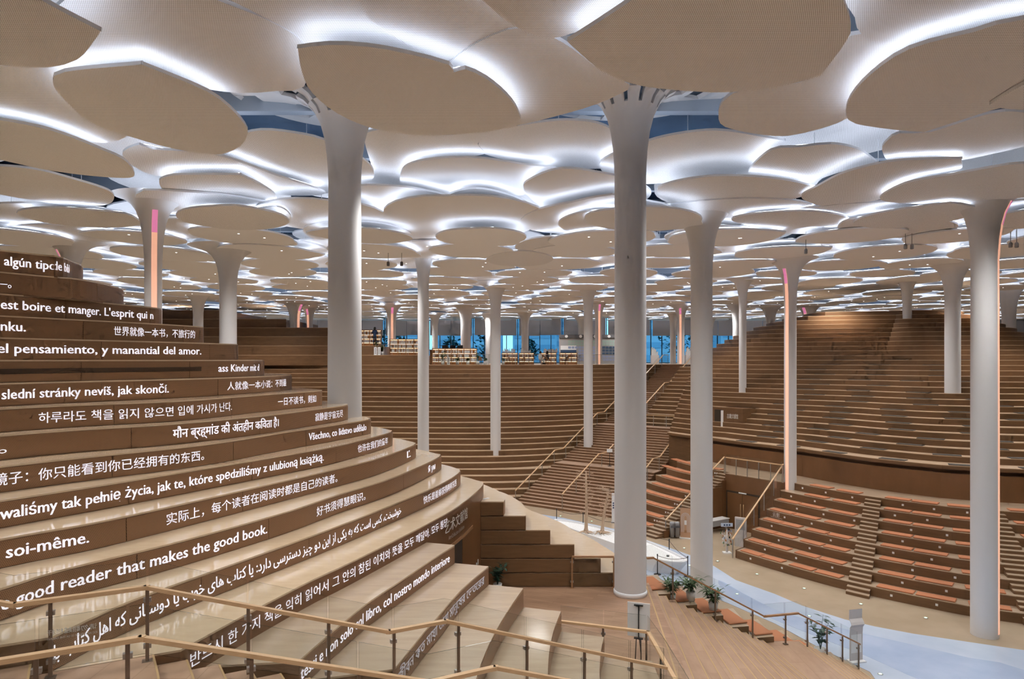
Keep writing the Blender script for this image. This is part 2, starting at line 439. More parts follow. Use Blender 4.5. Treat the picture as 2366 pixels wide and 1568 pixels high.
for nm, xa, xb in (('wall_back', -72, x0w), ('wall_back', x0w+nb*bay, 84)):
    o = MB().box(xa, xb, FY-.1, FY+.2, 0, ROOF).build(nm, 'grey'); tag(o, 'grey end wall beside the glass facade', 'wall', kind='structure')
# outside
o = MB().box(-220, 240, 98, 420, TZ-1.2, TZ-1).build('ground_outside', 'ground'); tag(o, 'dark ground outside the facade at dusk', 'ground', kind='structure')
BL = [(-42,-28,190,26,'building'),(-24,-15,230,48,'building2'),(-13,-4,170,15,'building2'),(2,12,210,40,'building'),(16,30,240,60,'building2'),
      (34,46,180,30,'building'),(50,62,220,52,'building2'),(64,80,200,22,'building'),(88,108,240,64,'building')]
for k, (a, b, y, hh, mt) in enumerate(BL):
    bo = empty('building', 'hazy blue %s tower outside the facade, %s counted from the left' % ('tall' if hh > 35 else 'low', ORD[k]), 'building', ((a+b)/2, y, TZ-1), group='dusk buildings outside')
    w = (b-a)/2*1.35
    MB().box(-w, w, 0, 14, 0, hh).build('wall', mt, bo)
    wm = MB()
    for r in range(int(hh/3.4)):
        wm.box(-w+.6, w-.6, -.12, 0, 1.2+r*3.4, 2.7+r*3.4)
    tag(wm.build('window_bands', 'building2' if mt == 'building' else 'building', bo), kind='stuff')
for k in range(15):
    x = -46+k*7.2+random.uniform(-2,2); y = random.uniform(104,122); hh = random.uniform(4.5,8.5)
    t = empty('tree', 'dark dusk tree outside the facade, %s counted from the left' % ORD[k], 'tree', (x,y,TZ-1), group='trees outside the facade')
    MB().tube([(0,0,0),(.1,0,hh*.45),(0,.1,hh*.8)], [.16,.12,.05], 6).build('trunk', 'bronze', t)
    c = MB()
    for q in range(170):
        a = random.uniform(0,2*PI); zz = random.uniform(.25,1.0); rr = hh*.34*math.sin(PI*min(1,(1.12-zz)/.9))*random.uniform(.3,1)
        c.leafcard((rr*math.cos(a), rr*math.sin(a), hh*zz), (random.uniform(-1,1),random.uniform(-1,1),random.uniform(-.3,1)), (.1,.2,1), .8, .5)
    tag(c.build('foliage', 'tree_out', t), kind='stuff')

# ------------------------------------------------------------------ the lettered hill
def hz(n): return ZC - n*H
UE, UF = (.892,.451), (.451,-.892)              # along / across the near stair cut
A0 = (-13.3*H, 19.7*H)
DE = {1:34.5,2:37.2,3:39.0,4:40.5,5:42.5,6:44.0,7:46.0,8:44.6,9:45.3,10:46.1,11:47.4,12:48.5,13:49.5,14:49.0,15:49.3}
PE = {1:165.5,2:266.5,3:358,4:455,5:535,6:603,7:667,8:735,9:798,10:851.7,11:902.4,12:957.7,13:1015,14:1062.5,15:1116}
Y0 = {1:31.0,2:30.9,3:30.8,4:30.6,5:30.3,6:29.8,7:29.2,8:28.2,9:27.2,10:25.7,11:24.3,12:22.9}
MID = {1:[(-21.9,32.8)],2:[(-21.4,33.6)],3:[(-21.3,36.0)],4:[(-20.3,36.0)],5:[(-19.5,36.6)],6:[(-18.6,36.3),(-16.6,40.5)],7:[(-17.7,35.6),(-15.6,41.0)],
       8:[(-16.5,33.4),(-14.6,39.0)],9:[(-16.0,32.2),(-13.5,36.8),(-12.2,41)],10:[(-14.7,32.2),(-12.7,37.6),(-11.0,42)],11:[(-15.7,28.7),(-11.1,37.7),(-9.6,42)],
       12:[(-14.7,26.6),(-9.35,38.5),(-7.9,43)],13:[(-15.6,21.2),(-15.0,22.9),(-12.9,26.3),(-10.5,31.3),(-9.07,35.5),(-7.0,41)],
       14:[(-12.9,22.0),(-12.1,24.2),(-10.8,27.2),(-8.4,32.9),(-6.2,39),(-4.6,44)],
       15:[(-9.9,22.6),(-9.2,24.9),(-8.2,27.9),(-7.3,30.1),(-5.7,34.5),(-4.4,38.3),(-3.2,42.6)]}
START = {13:(-16.6,18.0),14:(-13.3,19.7),15:(-10.3,21.2)}
hill = empty('stepped_hill', 'brown stepped hill with glowing multilingual quotations on its risers', 'stepped hill', (A0[0],A0[1],0), kind='structure')
ROWS = {}
def hpath(i):
    E = ((PE[i]-CX)/F*DE[i], DE[i])
    st = START.get(i) or (lerp(-34,-25.3,(i-1)/9), 13.8)
    pts = [st] + ([(-.7502*Y0[i], Y0[i])] if i in Y0 else []) + MID[i] + [E]
    pts += [(E[0]-.6,E[1]+1.8),(E[0]-2.4,E[1]+4.2),(E[0]-6,E[1]+7.2),(E[0]-13,E[1]+9.5),(E[0]-30,E[1]+11)]
    return Path(crom([(x*H,y*H) for x,y in pts], .1))
def riser_panels(path, z0, z1, parent, s_from, s_to, length=2.6, off=0.0, mat='riser_led'):
    n = max(1, round((s_to-s_from)/length)); L = (s_to-s_from)/n
    for k in range(n):
        a, b = s_from+k*L+.006, s_from+(k+1)*L-.006; m = max(3, int((b-a)/.18)); mb = MB()
        pr = [path.at(lerp(a,b,q/m)) for q in range(m+1)]
        lo = mb.pts([(p[0]+t[1]*.012, p[1]-t[0]*.012, z0) for p, t in pr]); hi = mb.pts([(p[0]+t[1]*.012, p[1]-t[0]*.012, z1) for p, t in pr])
        bl = mb.pts([(p[0]-t[1]*.004, p[1]+t[0]*.004, z0) for p, t in pr]); bh = mb.pts([(p[0]-t[1]*.004, p[1]+t[0]*.004, z1) for p, t in pr])
        for q in range(m):
            sa, sb = lerp(a,b,q/m), lerp(a,b,(q+1)/m)
            mb.face((lo[q],lo[q+1],hi[q+1],hi[q]), 0, [(sa,z0),(sb,z0),(sb,z1),(sa,z1)])
            mb.face((hi[q],hi[q+1],bh[q+1],bh[q])); mb.face((bl[q],bl[q+1],lo[q+1],lo[q]))
        mb.face((lo[0],hi[0],bh[0],bl[0])); mb.face((lo[-1],bl[-1],bh[-1],hi[-1]))
        mb.build('riser_panel', mat, parent)
def slab(name, poly, z0, z1, mats, parent):
    # thin pale tread lip over a brown riser body
    mb = MB(); mb.prism(poly, z0, z1-.028, 0, 0, bottom=False, top=False); mb.prism(poly, z1-.028, z1, 2, 1, bottom=False)
    return mb.build(name, [mats[0], mats[1], mats[2] if len(mats) > 2 else mats[1]], parent)
for i in range(1, 16):
    pa = hpath(i); ROWS[i] = pa; zt = hz(i-6)
    poly = pa.p[::3] + [(-60*H, pa.p[-1][1]), (-60*H, 12.0*H)]
    if i >= 13: poly = pa.p[::3] + [(-45*H, pa.p[-1][1]), (-45*H, 4.0*H)]
    z0 = zt-H-.02 if i < 15 else hz(16)
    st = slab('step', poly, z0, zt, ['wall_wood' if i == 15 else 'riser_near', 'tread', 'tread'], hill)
    sa = max(0, pa.s_at_px(-140)); sb = pa.s_at_px(PE[i]+.5)+2.0
    riser_panels(pa, zt-H+.012, zt-.04, st, sa, sb)
# rows 16-21: cut by the exhibition entrance; near part and far part
NEAR = {16:[(-7.1,22.7),(-6.8,24.3),(-6.4,26.2),(-5.9,28.3),(-4.9,31.4),(-3.95,34.4),(-3.1,36.9)],
        17:[(-4.2,24.3),(-3.6,27.4),(-3.2,29.2),(-2.4,32.8),(-1.25,36.4)],
        18:[(-1.35,25.7),(-1.2,27.2),(-.86,29.5),(-.25,32.5),(.59,35.9)],
        19:[(1.45,27.1),(1.46,27.8),(1.65,30.3),(2.0,32.8),(2.53,35.3)],
        20:[(4.0,28.4),(3.86,29.9),(4.04,31.4),(4.3,33.0),(4.65,34.5)],
        21:[(6.7,29.8),(6.9,31.5),(6.95,33.0),(7.0,34.0)]}
FAR = {16:[(-.6,48.2),(-.55,49.9),(-1.4,53),(-4,57),(-10,60)],17:[(.97,48.2),(.98,50.8),(.5,53.4),(-1,57),(-4,60),(-10,63)],
       18:[(2.7,48.2),(2.5,50.5),(1.9,53),(.8,56),(-2,60),(-10,64)],19:[(4.4,48.2),(4.2,51),(3.5,54.3),(2.1,58),(-1,62),(-10,66)],
       20:[(6.27,48.2),(6.1,51.5),(5.2,55.5),(3.6,60),(0,65),(-10,70)],21:[(8.1,48.2),(8.1,52),(7.3,55.2),(5.7,59.5),(1.5,66),(-10,73)]}
for i in range(16, 22):
    zt = hz(i-6)
    pa = Path(crom([(x*H,y*H) for x,y in NEAR[i]], .1)); ROWS[i] = pa
    e = NEAR[i][-1]; inner = [(-7.5*H, 38.3*H), (-12*H, 22*H)]
    st = slab('step', pa.p + inner, zt-H-.02, zt, ['riser_near','tread_low' if i > 15 else 'tread','tread'], hill)
    riser_panels(pa, zt-H+.012, zt-.04, st, .0, pa.L[-1]-.02)
    pf = Path(crom([(x*H,y*H) for x,y in FAR[i]], .15))
    slab('step', pf.p + [(-20*H,pf.p[-1][1]),(-20*H,48.2*H)], zt-H-.02 if i < 21 else 0, zt, ['riser_wedge','tread','tread'], hill)
    # separate facing boards on the cut face
    xa = -2.1*H; xb = FAR[i][0][0]*H-.05
    if i == 16: xa = -1.9*H
    m = MB().box(xa, xb, 48.2*H-.012, 48.2*H, zt-H+.012, zt-.032); m.build('facing_board', 'riser_wedge', hill)
# lettering
TEXT = [(1,"algún tipo de bibl",8,158,0),(2,"—。",-12,25,1),(3,"est boire et manger. L'esprit qui n",0,352,0),(4,"nku.",0,57,0),(4,"世界就像一本书，不旅行的",262,449,1),
 (5,"el pensamiento, y manantial del amor.",-8,463,0),(6,"ass Kinder mit d",503,597,0),(7,"slední stránky nevíš, jak skončí.",2,388,0),(7,"人就像一本小说：不到最",524,660,1),
 (8,"하루라도 책을 읽지 않으면 입에 가시가 난다.",88,534,1),(8,"一日不读书，则如",641,729,1),(9,"。",-6,14,1),(9,"मौन ब्रह्मांड की अंतहीन किवता है।",398,642,0),(9,"寂静是宇宙无尽",727,791,1),
 (10,"镜子：你只能看到你已经拥有的东西。",-18,470,1),(10,"Všechno, co lidstvo udělalo",712,845,0),
 (11,"waliśmy tak pełnię życia, jak te, które spędziliśmy z ulubioną książką.",-2,746,0),(11,"也许在我们的童年",825,895,1),
 (12,"soi-même.",12,203,0),(12,"实际上，每个读者在阅读时都是自己的读者。",383,778,1),(12,"Ľ",939,947,0),
 (13,"e good reader that makes the good book.",0,615,0),(13,"好书须得慧眼识。",730,843,1),(13,"Я ум",988,1004,0),
 (14,persian("خوشبخت، کسی است که به یکی از این دو چیز دسترسی دارد: یا کتاب های خوب یا دوستانی که اهل کتاب با"),121,925,0),(14,"快乐是能够获得两样东西",977,1053,1),
 (15,"반드시 한 가지 책을 익히 읽어서 그 안의 참된 이치와 뜻을 모두 깨달아. 모두 통달",437,1032,1),
 (16,"tessi e non solo col libro, col nostro mondo interiore",692,1037,0),(17,"জীবন কত মায়া তারা মানুেষর েভতেরর",915,1117,0)]
STEPS = [c for c in hill.children if c.name.split('.')[0] == 'step']
ROWOBJ = {}
for i in range(1, 16): ROWOBJ[i] = STEPS[i-1]
for i in range(16, 22): ROWOBJ[i] = STEPS[15+(i-16)*2]
for i, body, pa_, pb_, cjk in TEXT:
    pth = ROWS[i]; zb = hz(i-6)-H
    s0, s1 = pth.s_at_px(pa_), pth.s_at_px(pb_)
    if pa_ < 0 and i < 14: pass
    text_on_path(body, pth, s0, s1, zb+(.30 if cjk else .31)*H, (.52 if cjk else .61)*H, 'lettering', 'lettering_dim' if i == 17 else 'lettering', ROWOBJ[i], .018, .012 if cjk else .022)
# entrance in the cut: brown doors under the fascia, with its sign
p15 = ROWS[15]
sd0, sd1 = p15.s_at_px(1030), p15.s_at_px(1091)
dz0, dz1 = hz(16), hz(11.2)
dr = empty('door_1', 'brown double door under the lettered fascia of the cut hill', 'door', (*p15.at((sd0+sd1)/2)[0], dz0), kind='structure')
def arcboard(path, s0, s1, z0, z1, off, thick, name, mat, parent, inv):
    m = max(3, int((s1-s0)/.15)); mb = MB(); o_ = []
    for q in range(m+1):
        (x, y), t = path.at(lerp(s0,s1,q/m)); o_.append((x+t[1]*(off+thick), y-t[0]*(off+thick)))
    for q in range(m, -1, -1):
        (x, y), t = path.at(lerp(s0,s1,q/m)); o_.append((x+t[1]*off, y-t[0]*off))
    mb.prism(o_, z0, z1); mb.v = [(x-inv[0],y-inv[1],z-inv[2]) for x,y,z in mb.v]
    return mb.build(name, mat, parent)
iv = dr.location
arcboard(p15, sd0-.1, sd1+.02, dz0, dz1+.08, 0, .02, 'door_frame', 'oak_dark', dr, iv)
sm = (sd0+sd1)/2
arcboard(p15, sd0, sm-.01, dz0, dz1, .02, .015, 'door_leaf', 'dark_slot', dr, iv)
arcboard(p15, sm+.01, sd1-.05, dz0, dz1, .02, .015, 'door_leaf', 'wall_wood', dr, iv)
sg = empty('entrance_sign', 'white metal letters naming the art collection exhibition above the brown doors', 'sign', (0,0,0))
text_on_path("艺术文献馆", p15, p15.s_at_px(1022), p15.s_at_px(1075), hz(10)-.02, .34, 'lettering', 'sign_letters', sg, .06, .02)
text_on_path("Art Collection Exhibition", p15, p15.s_at_px(1034), p15.s_at_px(1070), hz(10.62), .15, 'lettering', 'sign_letters', sg, .03, .01)
for k, px_ in enumerate((1099.5, 1103)):
    (x, y), t = p15.at(p15.s_at_px(px_)); zz = hz(14.0)+.04*k
    o = MB().box(-.03,.03,-.008,.008,-.07,.07).build('wall_switch', 'plastic_white', None, None); o.location = (x+t[1]*.02, y-t[0]*.02, zz)
    o.rotation_euler = (0,0,math.atan2(t[1],t[0])); tag(o, 'small white wall switch beside the exhibition door, %s of the pair' % ('lower' if k == 0 else 'upper'), 'switch', 'switches by the exhibition door')
# ------------------------------------------------------------------ platform with parquet
PZ = hz(16)
plat = [(-6*H,20*H),(-6*H,49*H),(9.8*H,49*H),(9.6*H,44.1*H),(9.4*H,40.4*H),(9.2*H,37.9*H),(8.9*H,35.2*H),(8.3*H,31*H),(7.6*H,27*H),(6.5*H,22*H)]
o = MB().prism(plat, 0, PZ).build('platform', 'parquet'); tag(o, 'reddish parquet landing around the large white column', 'platform', kind='structure')
# slot of dark ventilation grille on the eye-level riser
(xa, ya), _ = ROWS[6].at(0)
sa, sb = ROWS[6].s_at_px(-60), ROWS[6].s_at_px(464); n = 30; mb = MB(); o_ = []
for q in range(n+1):
    (x, y), t = ROWS[6].at(lerp(sa,sb,q/n)); o_.append((x+t[1]*.02, y-t[0]*.02))
for q in range(n, -1, -1):
    (x, y), t = ROWS[6].at(lerp(sa,sb,q/n)); o_.append((x, y))
mb.prism(o_, hz(0)-.62*H, hz(0)-.40*H); mb.build('vent_grille', 'dark_slot', ROWOBJ[6])
for q in range(3):
    mb = MB(); mb.prism([(x,y) for x,y in o_], hz(0)-(.575-.06*q)*H, hz(0)-(.56-.06*q)*H)
    mb.v = [(x,y,z) for x,y,z in mb.v]; g = mb.build('vent_blade', 'riser_near', ROWOBJ[6])
    g.location = (.006,-.004,0)

def settle(root):
    for ch in root.children: ch.location = Vector(ch.location) - Vector(root.location)
settle(hill)
# ------------------------------------------------------------------ near stair along the hill (rises to the left)
R3 = .14
def SP(t, f): return (A0[0]+UE[0]*t+UF[0]*f, A0[1]+UE[1]*t+UF[1]*f)
stair = empty('staircase', 'reddish wooden stair with brass nosings beside the lettered hill', 'staircase', (*A0, 0), kind='structure')
def step_piece(par, t0, t1, z, zlow, fa=0.02, fb=5.0, curve=.12):
    # slightly curved nosing line, bulging downhill
    n = 8; front = []
    for q in range(n+1):
        f = lerp(fa, fb, q/n); w = math.sin(PI*min(1, f/3.2))*curve
        front.append((t1+w*.9, f))
    poly = [SP(t0-.3, fa)] + [SP(t, f) for t, f in front] + [SP(t0-.3, fb)]
    mb = MB(); mb.prism(poly, zlow, z, 1, 0); s = mb.build('stair_step', ['stair_wood','stair_riser'], par, None)
    nb_ = [SP(t+.004, f) for t, f in front] + [SP(t-.022, f) for t, f in reversed(front)]
    MB().prism(nb_, z-.012, z+.004).build('nosing', 'brass', s)
def stair_z(t):
    """tread height along the near stair"""
    if t < -.2: return hz(9)+R3*math.ceil((-.2-t)/.39)
    if t < 1.1: return hz(9)
    if t < 4.22: return hz(9)-R3*math.ceil((t-1.1)/.39)
    if t < 5.15: return hz(9)-8*R3
    return max(PZ, hz(9)-8*R3-R3*math.ceil((t-5.15)/.38))
for k in range(5, 0, -1): step_piece(stair, -.2-.39*k, -.2-.39*(k-1), hz(9)+R3*k, hz(9)-.3)
step_piece(stair, -.2, 1.1, hz(9), hz(9)-.5)
for k in range(1, 8): step_piece(stair, 1.1+.39*(k-1), 1.1+.39*k, hz(9)-R3*k, hz(9)-R3*k-.5)
step_piece(stair, 1.1+.39*7, 5.15, hz(9)-8*R3, hz(9)-8*R3-.5)
for k in range(1, 13): step_piece(stair, 5.15+.38*(k-1), 5.15+.38*k, hz(9)-R3*(8+k), hz(9)-R3*(8+k)-.5)

settle(stair)
# ------------------------------------------------------------------ balustrades
clampM = MB().box(-.045,.045,-.03,.03,-.025,.025).mesh('glass_clamp', ['steel'])
def balustrade(label, base, posts, rail_mat='oak', post_mat='steel', rh=.92, over=.33, name='glass_balustrade', rail_pts=None, glass=True, w=.075, hgt=.05, pw=.042, group=None, side=.05, clamps=True, edge=True):
    """base: list of (x,y,z) floor points under the rail; posts: fractions along the plan length"""
    B = [Vector(b) for b in base]
    root = empty(name, label, 'balustrade', B[0], group=group); o = B[0]
    rail = [b+Vector((0,0,rh)) for b in B]
    mb = MB()
    for a, b in zip(rail, rail[1:]): mb.bar(a-o, b-o, w, hgt)
    for a in rail[1:-1]: mb.box(a.x-o.x-w*.42, a.x-o.x+w*.42, a.y-o.y-w*.42, a.y-o.y+w*.42, a.z-o.z-hgt/2, a.z-o.z+hgt/2)
    mb.build('handrail', rail_mat, root)
    pl = Path([(b.x,b.y) for b in B])
    def zat(s):
        for i in range(len(B)-1):
            if s <= pl.L[i+1]+1e-6: return lerp(B[i].z, B[i+1].z, (s-pl.L[i])/max(1e-6, pl.L[i+1]-pl.L[i]))
        return B[-1].z
    PS = [p*pl.L[-1] for p in posts]
    for s in PS:
        (x, y), t = pl.at(s); z = zat(s)
        post = put('post', MB().box(-pw/2,pw/2,-pw*.35,pw*.35,-.02,rh-hgt/2).mesh('post', [post_mat]), root, (x-o.x,y-o.y,z-o.z), math.atan2(t[1],t[0]))
        if clamps:
            MB().box(-.06,.06,-.06,.06,-.02,.005).build('foot_plate', post_mat, post)
            for cz in (.18, rh-.16): put('glass_clamp', clampM, post, (.0,side*.6,cz))
    if glass:
        edges = sorted(set([0.0]+PS+[pl.L[-1]]))
        for a, b in zip(edges, edges[1:]):
            if b-a < .15: continue
            cuts = [a+.015]+[l for l in pl.L if a+.05 < l < b-.05]+[b-.015]; mb = MB()
            q = []
            for s in cuts:
                (x, y), t = pl.at(s); z = zat(s); q.append((x-t[1]*side-o.x, y+t[0]*side-o.y, z-o.z, t))
            lo = mb.pts([(x,y,z+.07) for x,y,z,t in q]); hi = mb.pts([(x,y,z+rh+over) for x,y,z,t in q])
            l2 = mb.pts([(x-t[1]*.012,y+t[0]*.012,z+.07) for x,y,z,t in q]); h2 = mb.pts([(x-t[1]*.012,y+t[0]*.012,z+rh+over) for x,y,z,t in q])
            for k in range(len(q)-1):
                mb.face((lo[k],lo[k+1],hi[k+1],hi[k]),0); mb.face((l2[k+1],l2[k],h2[k],h2[k+1]),0)
                mb.face((hi[k],hi[k+1],h2[k+1],h2[k]),1); mb.face((lo[k+1],lo[k],l2[k],l2[k+1]),1)
            mb.face((lo[0],hi[0],h2[0],l2[0]),2); mb.face((lo[-1],l2[-1],h2[-1],hi[-1]),2)
            mb.build('glass_pane', ['glass','glass_edge' if clamps else 'glass_end','glass_edge' if clamps and edge else 'glass_end'], root)
    return root
def near_rail(label, f, posts_px, t_end):
    ts = [-2.2,-.35,1.02,4.15,5.05,t_end]
    def zr(t): return (hz(9) + (-.35-t)*.36 if t < -.35 else hz(9) if t < 1.02 else hz(9)-1.12*(t-1.02)/3.13 if t < 4.15 else hz(9)-1.12 if t < 5.05 else max(PZ, hz(9)-1.12-(t-5.05)*.37))
    base = [(*SP(t,f), zr(t)) for t in ts]
    pl = Path([b[:2] for b in base])
    return balustrade(label, base, sorted(min(1,max(0,pl.s_at_px(p)/pl.L[-1])) for p in posts_px), post_mat='bronze' if f > 1 else 'bronze')
ra = near_rail('upper oak handrail with glass panes along the lettered hill, beyond the nearer one', .17, (112,340,553,743,910,1055,1198,1330,1447), 9.3)
rb = near_rail('nearest oak handrail with steel clamps and glass crossing the bottom corner', 1.93, (75,292,553,806), 9.0)
# warning print on the glass, read from its other side
(wx, wy) = SP(.05, 1.93-.075)
text_flat("请勿翻越栏杆", (*SP(.62,1.85), hz(9)+1.07), (-UE[0],-UE[1],0), .06, 'warning_print', 'sign_letters', None, .42)
o = bpy.data.objects['warning_print']; o.parent = rb; o.location = -rb.location
o = text_flat("DO NOT CLIMB OVER THE RAILING", (*SP(.62,1.85), hz(9)+1.02), (-UE[0],-UE[1],0), .028, 'warning_print', 'sign_letters', rb, .42); o.location = -rb.location
# platform rails
zp = PZ
rd = balustrade('oak handrail turning a corner above the parquet landing behind the easel', [(1.05,15.15,zp),(2.9,14.55,zp),(2.98,11.6,zp)], [.0,.2,.39,.62,.85], post_mat='bronze', edge=False)
re_ = balustrade('short copper-toned rail closing the gap between wedge and big column', [(1.77,20.12,zp),(3.0,20.12,zp)], [0,1], rail_mat='oak_dark', post_mat='oak_dark', glass=True, over=0)
# ------------------------------------------------------------------ broad stair from the platform down to the floor
br = empty('staircase', 'broad reddish stair with many nosings falling from the landing to the floor', 'staircase', (4,20,0), kind='structure')
N2 = 22; RI = PZ/N2
def edge2(k, y):
    """x of nosing k at depth y (gentle curve)"""
    base = 4.02 + (.0 if k == 0 else k*.285) + (.95 if k > 13 else 0)
    return base - max(0,(20.4-y))*.075 - ((20.4-y)*.12)**2*.12 + (20.4-y)*.018*k
YS = [20.35-q*1.25 for q in range(11)]
rail_y = lambda x: 20.04 + (x-3.96)*.23
for k in range(0, N2):
    z = PZ-RI*(k+1)
    ys = [rail_y(edge2(k+1, 20.35))+.12] + YS[1:]
    front = [(edge2(k+1, min(y, 20.35))+ (0 if k != 12 else 0), y) for y in ys]
    if k == N2-1: continue
    back = [(edge2(k, min(y,20.35))-.35, y) for y in ys]
    mb = MB(); mb.prism(front+back[::-1], 0, z, 1, 0); s = mb.build('stair_step', ['stair_wood','stair_riser'], br, None)
    s.location = (-4,-20,0)
    MB().prism([(x+.004,y) for x,y in front]+[(x-.022,y) for x,y in front[::-1]], z-.01, z+.004).build('nosing', 'brass', s)
nb0 = [(edge2(0, min(y,20.35)), y) for y in [20.3]+YS[1:]]
s = MB().prism([(x+.004,y) for x,y in nb0]+[(x-.035,y) for x,y in nb0[::-1]], PZ-.01, PZ+.004).build('nosing', 'brass', br); s.location = (-4,-20,0)
def st2(x):
    k = 0
    while k < N2 and edge2(k, 20.3) < x: k += 1
    return PZ-RI*k
cp = [(3.96,20.04,PZ)]
for x in (4.15, edge2(13,20.35), edge2(14,20.35)-.1, 11.0):
    cp.append((x, rail_y(x), None))
zland = PZ-RI*14
cb = [cp[0], (4.15,rail_y(4.15),PZ), (cp[2][0],cp[2][1],zland+.02), (cp[3][0],cp[3][1],zland+.02), (11.05,rail_y(11.05),0.03)]
plc = Path([b[:2] for b in cb])
rc = balustrade('dark handrail with glass stepping down the broad stair to the floor', cb, [plc.s_at_px(p)/plc.L[-1] for p in (1553,1650,1738,1815,1865,1910,1946,1984)], rail_mat='oak_dark', post_mat='bronze', rh=.9, over=.35)
# seat terraces with orange pads beyond that rail
tz = empty('seat_terrace', 'pale wooden seat blocks stepping down behind the dark handrail', 'seating', (4,21,0), kind='structure')
for k in range(8):
    z = PZ-.40*(k+1)+.12; x0 = 3.9+.85*k
    if z < .05: break
    yb = rail_y(x0+.4)+.14
    mb = MB(); mb.prism([(x0-4-.2,yb-21),(x0-4+.85,yb-21+.19),(x0-4+.85,yb-21+2.0-.10*k),(x0-4-.2,yb-21+1.8-.10*k)], 0, z, 0, 1); mb.build('seat_block', ['riser_wedge','tread_low'], tz)
padM = None
def cushion_mesh(l, d, h=.055):
    mb = MB(); e = .018; q = [(-l/2,-d/2),(l/2,-d/2),(l/2,d/2),(-l/2,d/2)]
    def ring(s, z): return mb.pts([(x*(1-2*s/l), y*(1-2*s/d), z) for x,y in q])
    r = [ring(e,0),ring(0,e),ring(0,h-e),ring(e,h)]
    for a, b in zip(r, r[1:]):
        for k in range(4): mb.face((a[k],a[(k+1)%4],b[(k+1)%4],b[k]))
    mb.face(r[-1]); mb.face(r[0][::-1]); return mb.mesh('seat_cushion', ['cushion'])
pad_a, pad_b = cushion_mesh(.62,1.15), cushion_mesh(1.2,.46)
cnt = 0
for k in range(7):
    z = PZ-.40*(k+1)+.12
    if z < .05: break
    x0 = 3.9+.85*k; yb = rail_y(x0+.4)+.14
    for j in range(1 if k < 3 else 1):
        o = put('seat_cushion', pad_a, None, (x0+.45, yb+1.05-.05*k, z+.002), .22)
        tag(o, 'orange pad on the %s seat block down behind the dark handrail' % ORD[k], 'cushion', 'orange pads beside the broad stair'); cnt += 1

# ------------------------------------------------------------------ central stair up to the terrace
S0, SU, SV = (.2,47.2), (.817,-.577), (.577,.817)
def SS(a, s): return (S0[0]+SU[0]*a+SV[0]*s, S0[1]+SU[1]*a+SV[1]*s)
WID = 8.1; WN = 3.3          # full width below the second landing, narrow above
cs = empty('staircase', 'wide central stair climbing between two brown hills to the upper terrace', 'staircase', (*S0,0), kind='structure')
prof = []; s_ = 0; z_ = 0.0
FL = [15, 16, 16, 17]; rise = (TZ)/64.0
for fi, n in enumerate(FL):
    for k in range(n):
        z_ += rise; prof.append((s_, .36 if k < n-1 else 1.35, z_)); s_ += .36 if k < n-1 else 1.35
S_END = s_
def cz(s):
    z = 0
    for a, l, zz in prof:
        if s >= a-1e-6: z = zz
    return z
for k, (a, l, z) in enumerate(prof):
    w_ = WID if k < 31 else WN
    p = [SS(0,a), SS(w_,a), SS(w_,a+l+.02), SS(0,a+l+.02)]
    q = [(x-S0[0], y-S0[1]) for x,y in p]
    MB().prism(q, max(0,z-1.2), z, 1, 0).build('stair_step', ['stair_tread','stair_riser'], cs)
def stair_rail(label, a, s0, s1, **kw):
    ss = [s0]
    for aa, l, zz in prof:
        if l > 1 and s0 < aa < s1: ss += [aa+.05, aa+1.25]
    ss.append(s1); base = [(*SS(a,s), cz(s)) for s in ss]
    L = s1-s0; n = max(2, int(L/1.6)); return balustrade(label, base, [k/n for k in range(n+1)], rh=.95, over=.25, **kw)
stair_rail('slim oak rail up the hill side of the central stair', .12, -.1, S_END-.2, clamps=False)
stair_rail('short oak rail standing free in the middle of the central stair', WID*.47, .0, 7.4, glass=False, clamps=False)
S_L2 = prof[30][0]+1.35
stair_rail('slim oak rail up the central stair next to the orange seating', WID-.12, .2, S_L2-1.2, clamps=False)
stair_rail('slim oak rail on the narrow upper flights of the central stair', WN-.1, S_L2, S_END-.2, clamps=False)
balustrade('short glass rail across the second landing of the central stair', [(*SS(WN+.3,S_L2-.45), cz(S_L2-.5)), (*SS(WID-.1,S_L2-.45), cz(S_L2-.5))], [0,.25,.5,.75,1], over=.1, clamps=False, rh=.9)

# ------------------------------------------------------------------ middle hill behind the column grove
mid = empty('stepped_hill', 'broad brown stepped slope below the bookshelf terrace', 'stepped hill', (0,50,0), kind='structure')
NC = 25; hc = TZ/NC
STOP = SS(0, S_END)
def s_of_z(z):
    for a, l, zz in prof:
        if zz >= z-1e-6: return a
    return S_END
for k in range(NC):                    # k = 0 is the lowest row
    z = hc*(k+1); t = k/(NC-1)
    Rk = SS(0, s_of_z(z)); ya = lerp(48.6, 61.0, t)
    pts = [(-46, lerp(56,66,t)), (-24, lerp(51.5,62.5,t)), (-9, ya), (lerp(-3.0,4.0,t), lerp(47.7,62.4,t)), Rk]
    cur = crom(pts, 1.2)
    poly = cur + [STOP, (STOP[0], FY-.3), (-70, FY-.3), (-70, cur[0][1])]
    poly = [(x, y-50) for x, y in poly]
    mb = MB(); mb.prism(poly, z-hc-.02, z-.03, 0, 0, bottom=False, top=False); mb.prism(poly, z-.03, z, 1, 1, bottom=False)
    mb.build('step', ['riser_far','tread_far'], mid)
# upper terrace to the right of the stair head
e2 = SS(WN, S_END)
o = MB().prism([STOP, e2, (e2[0]+2, e2[1]+6), (83, 74), (83,FY-.3), (STOP[0],FY-.3)], TZ-1.0, TZ).build('terrace_floor', ['tread_far']); tag(o, 'pale terrace floor at the head of the central stair', 'floor', kind='structure')
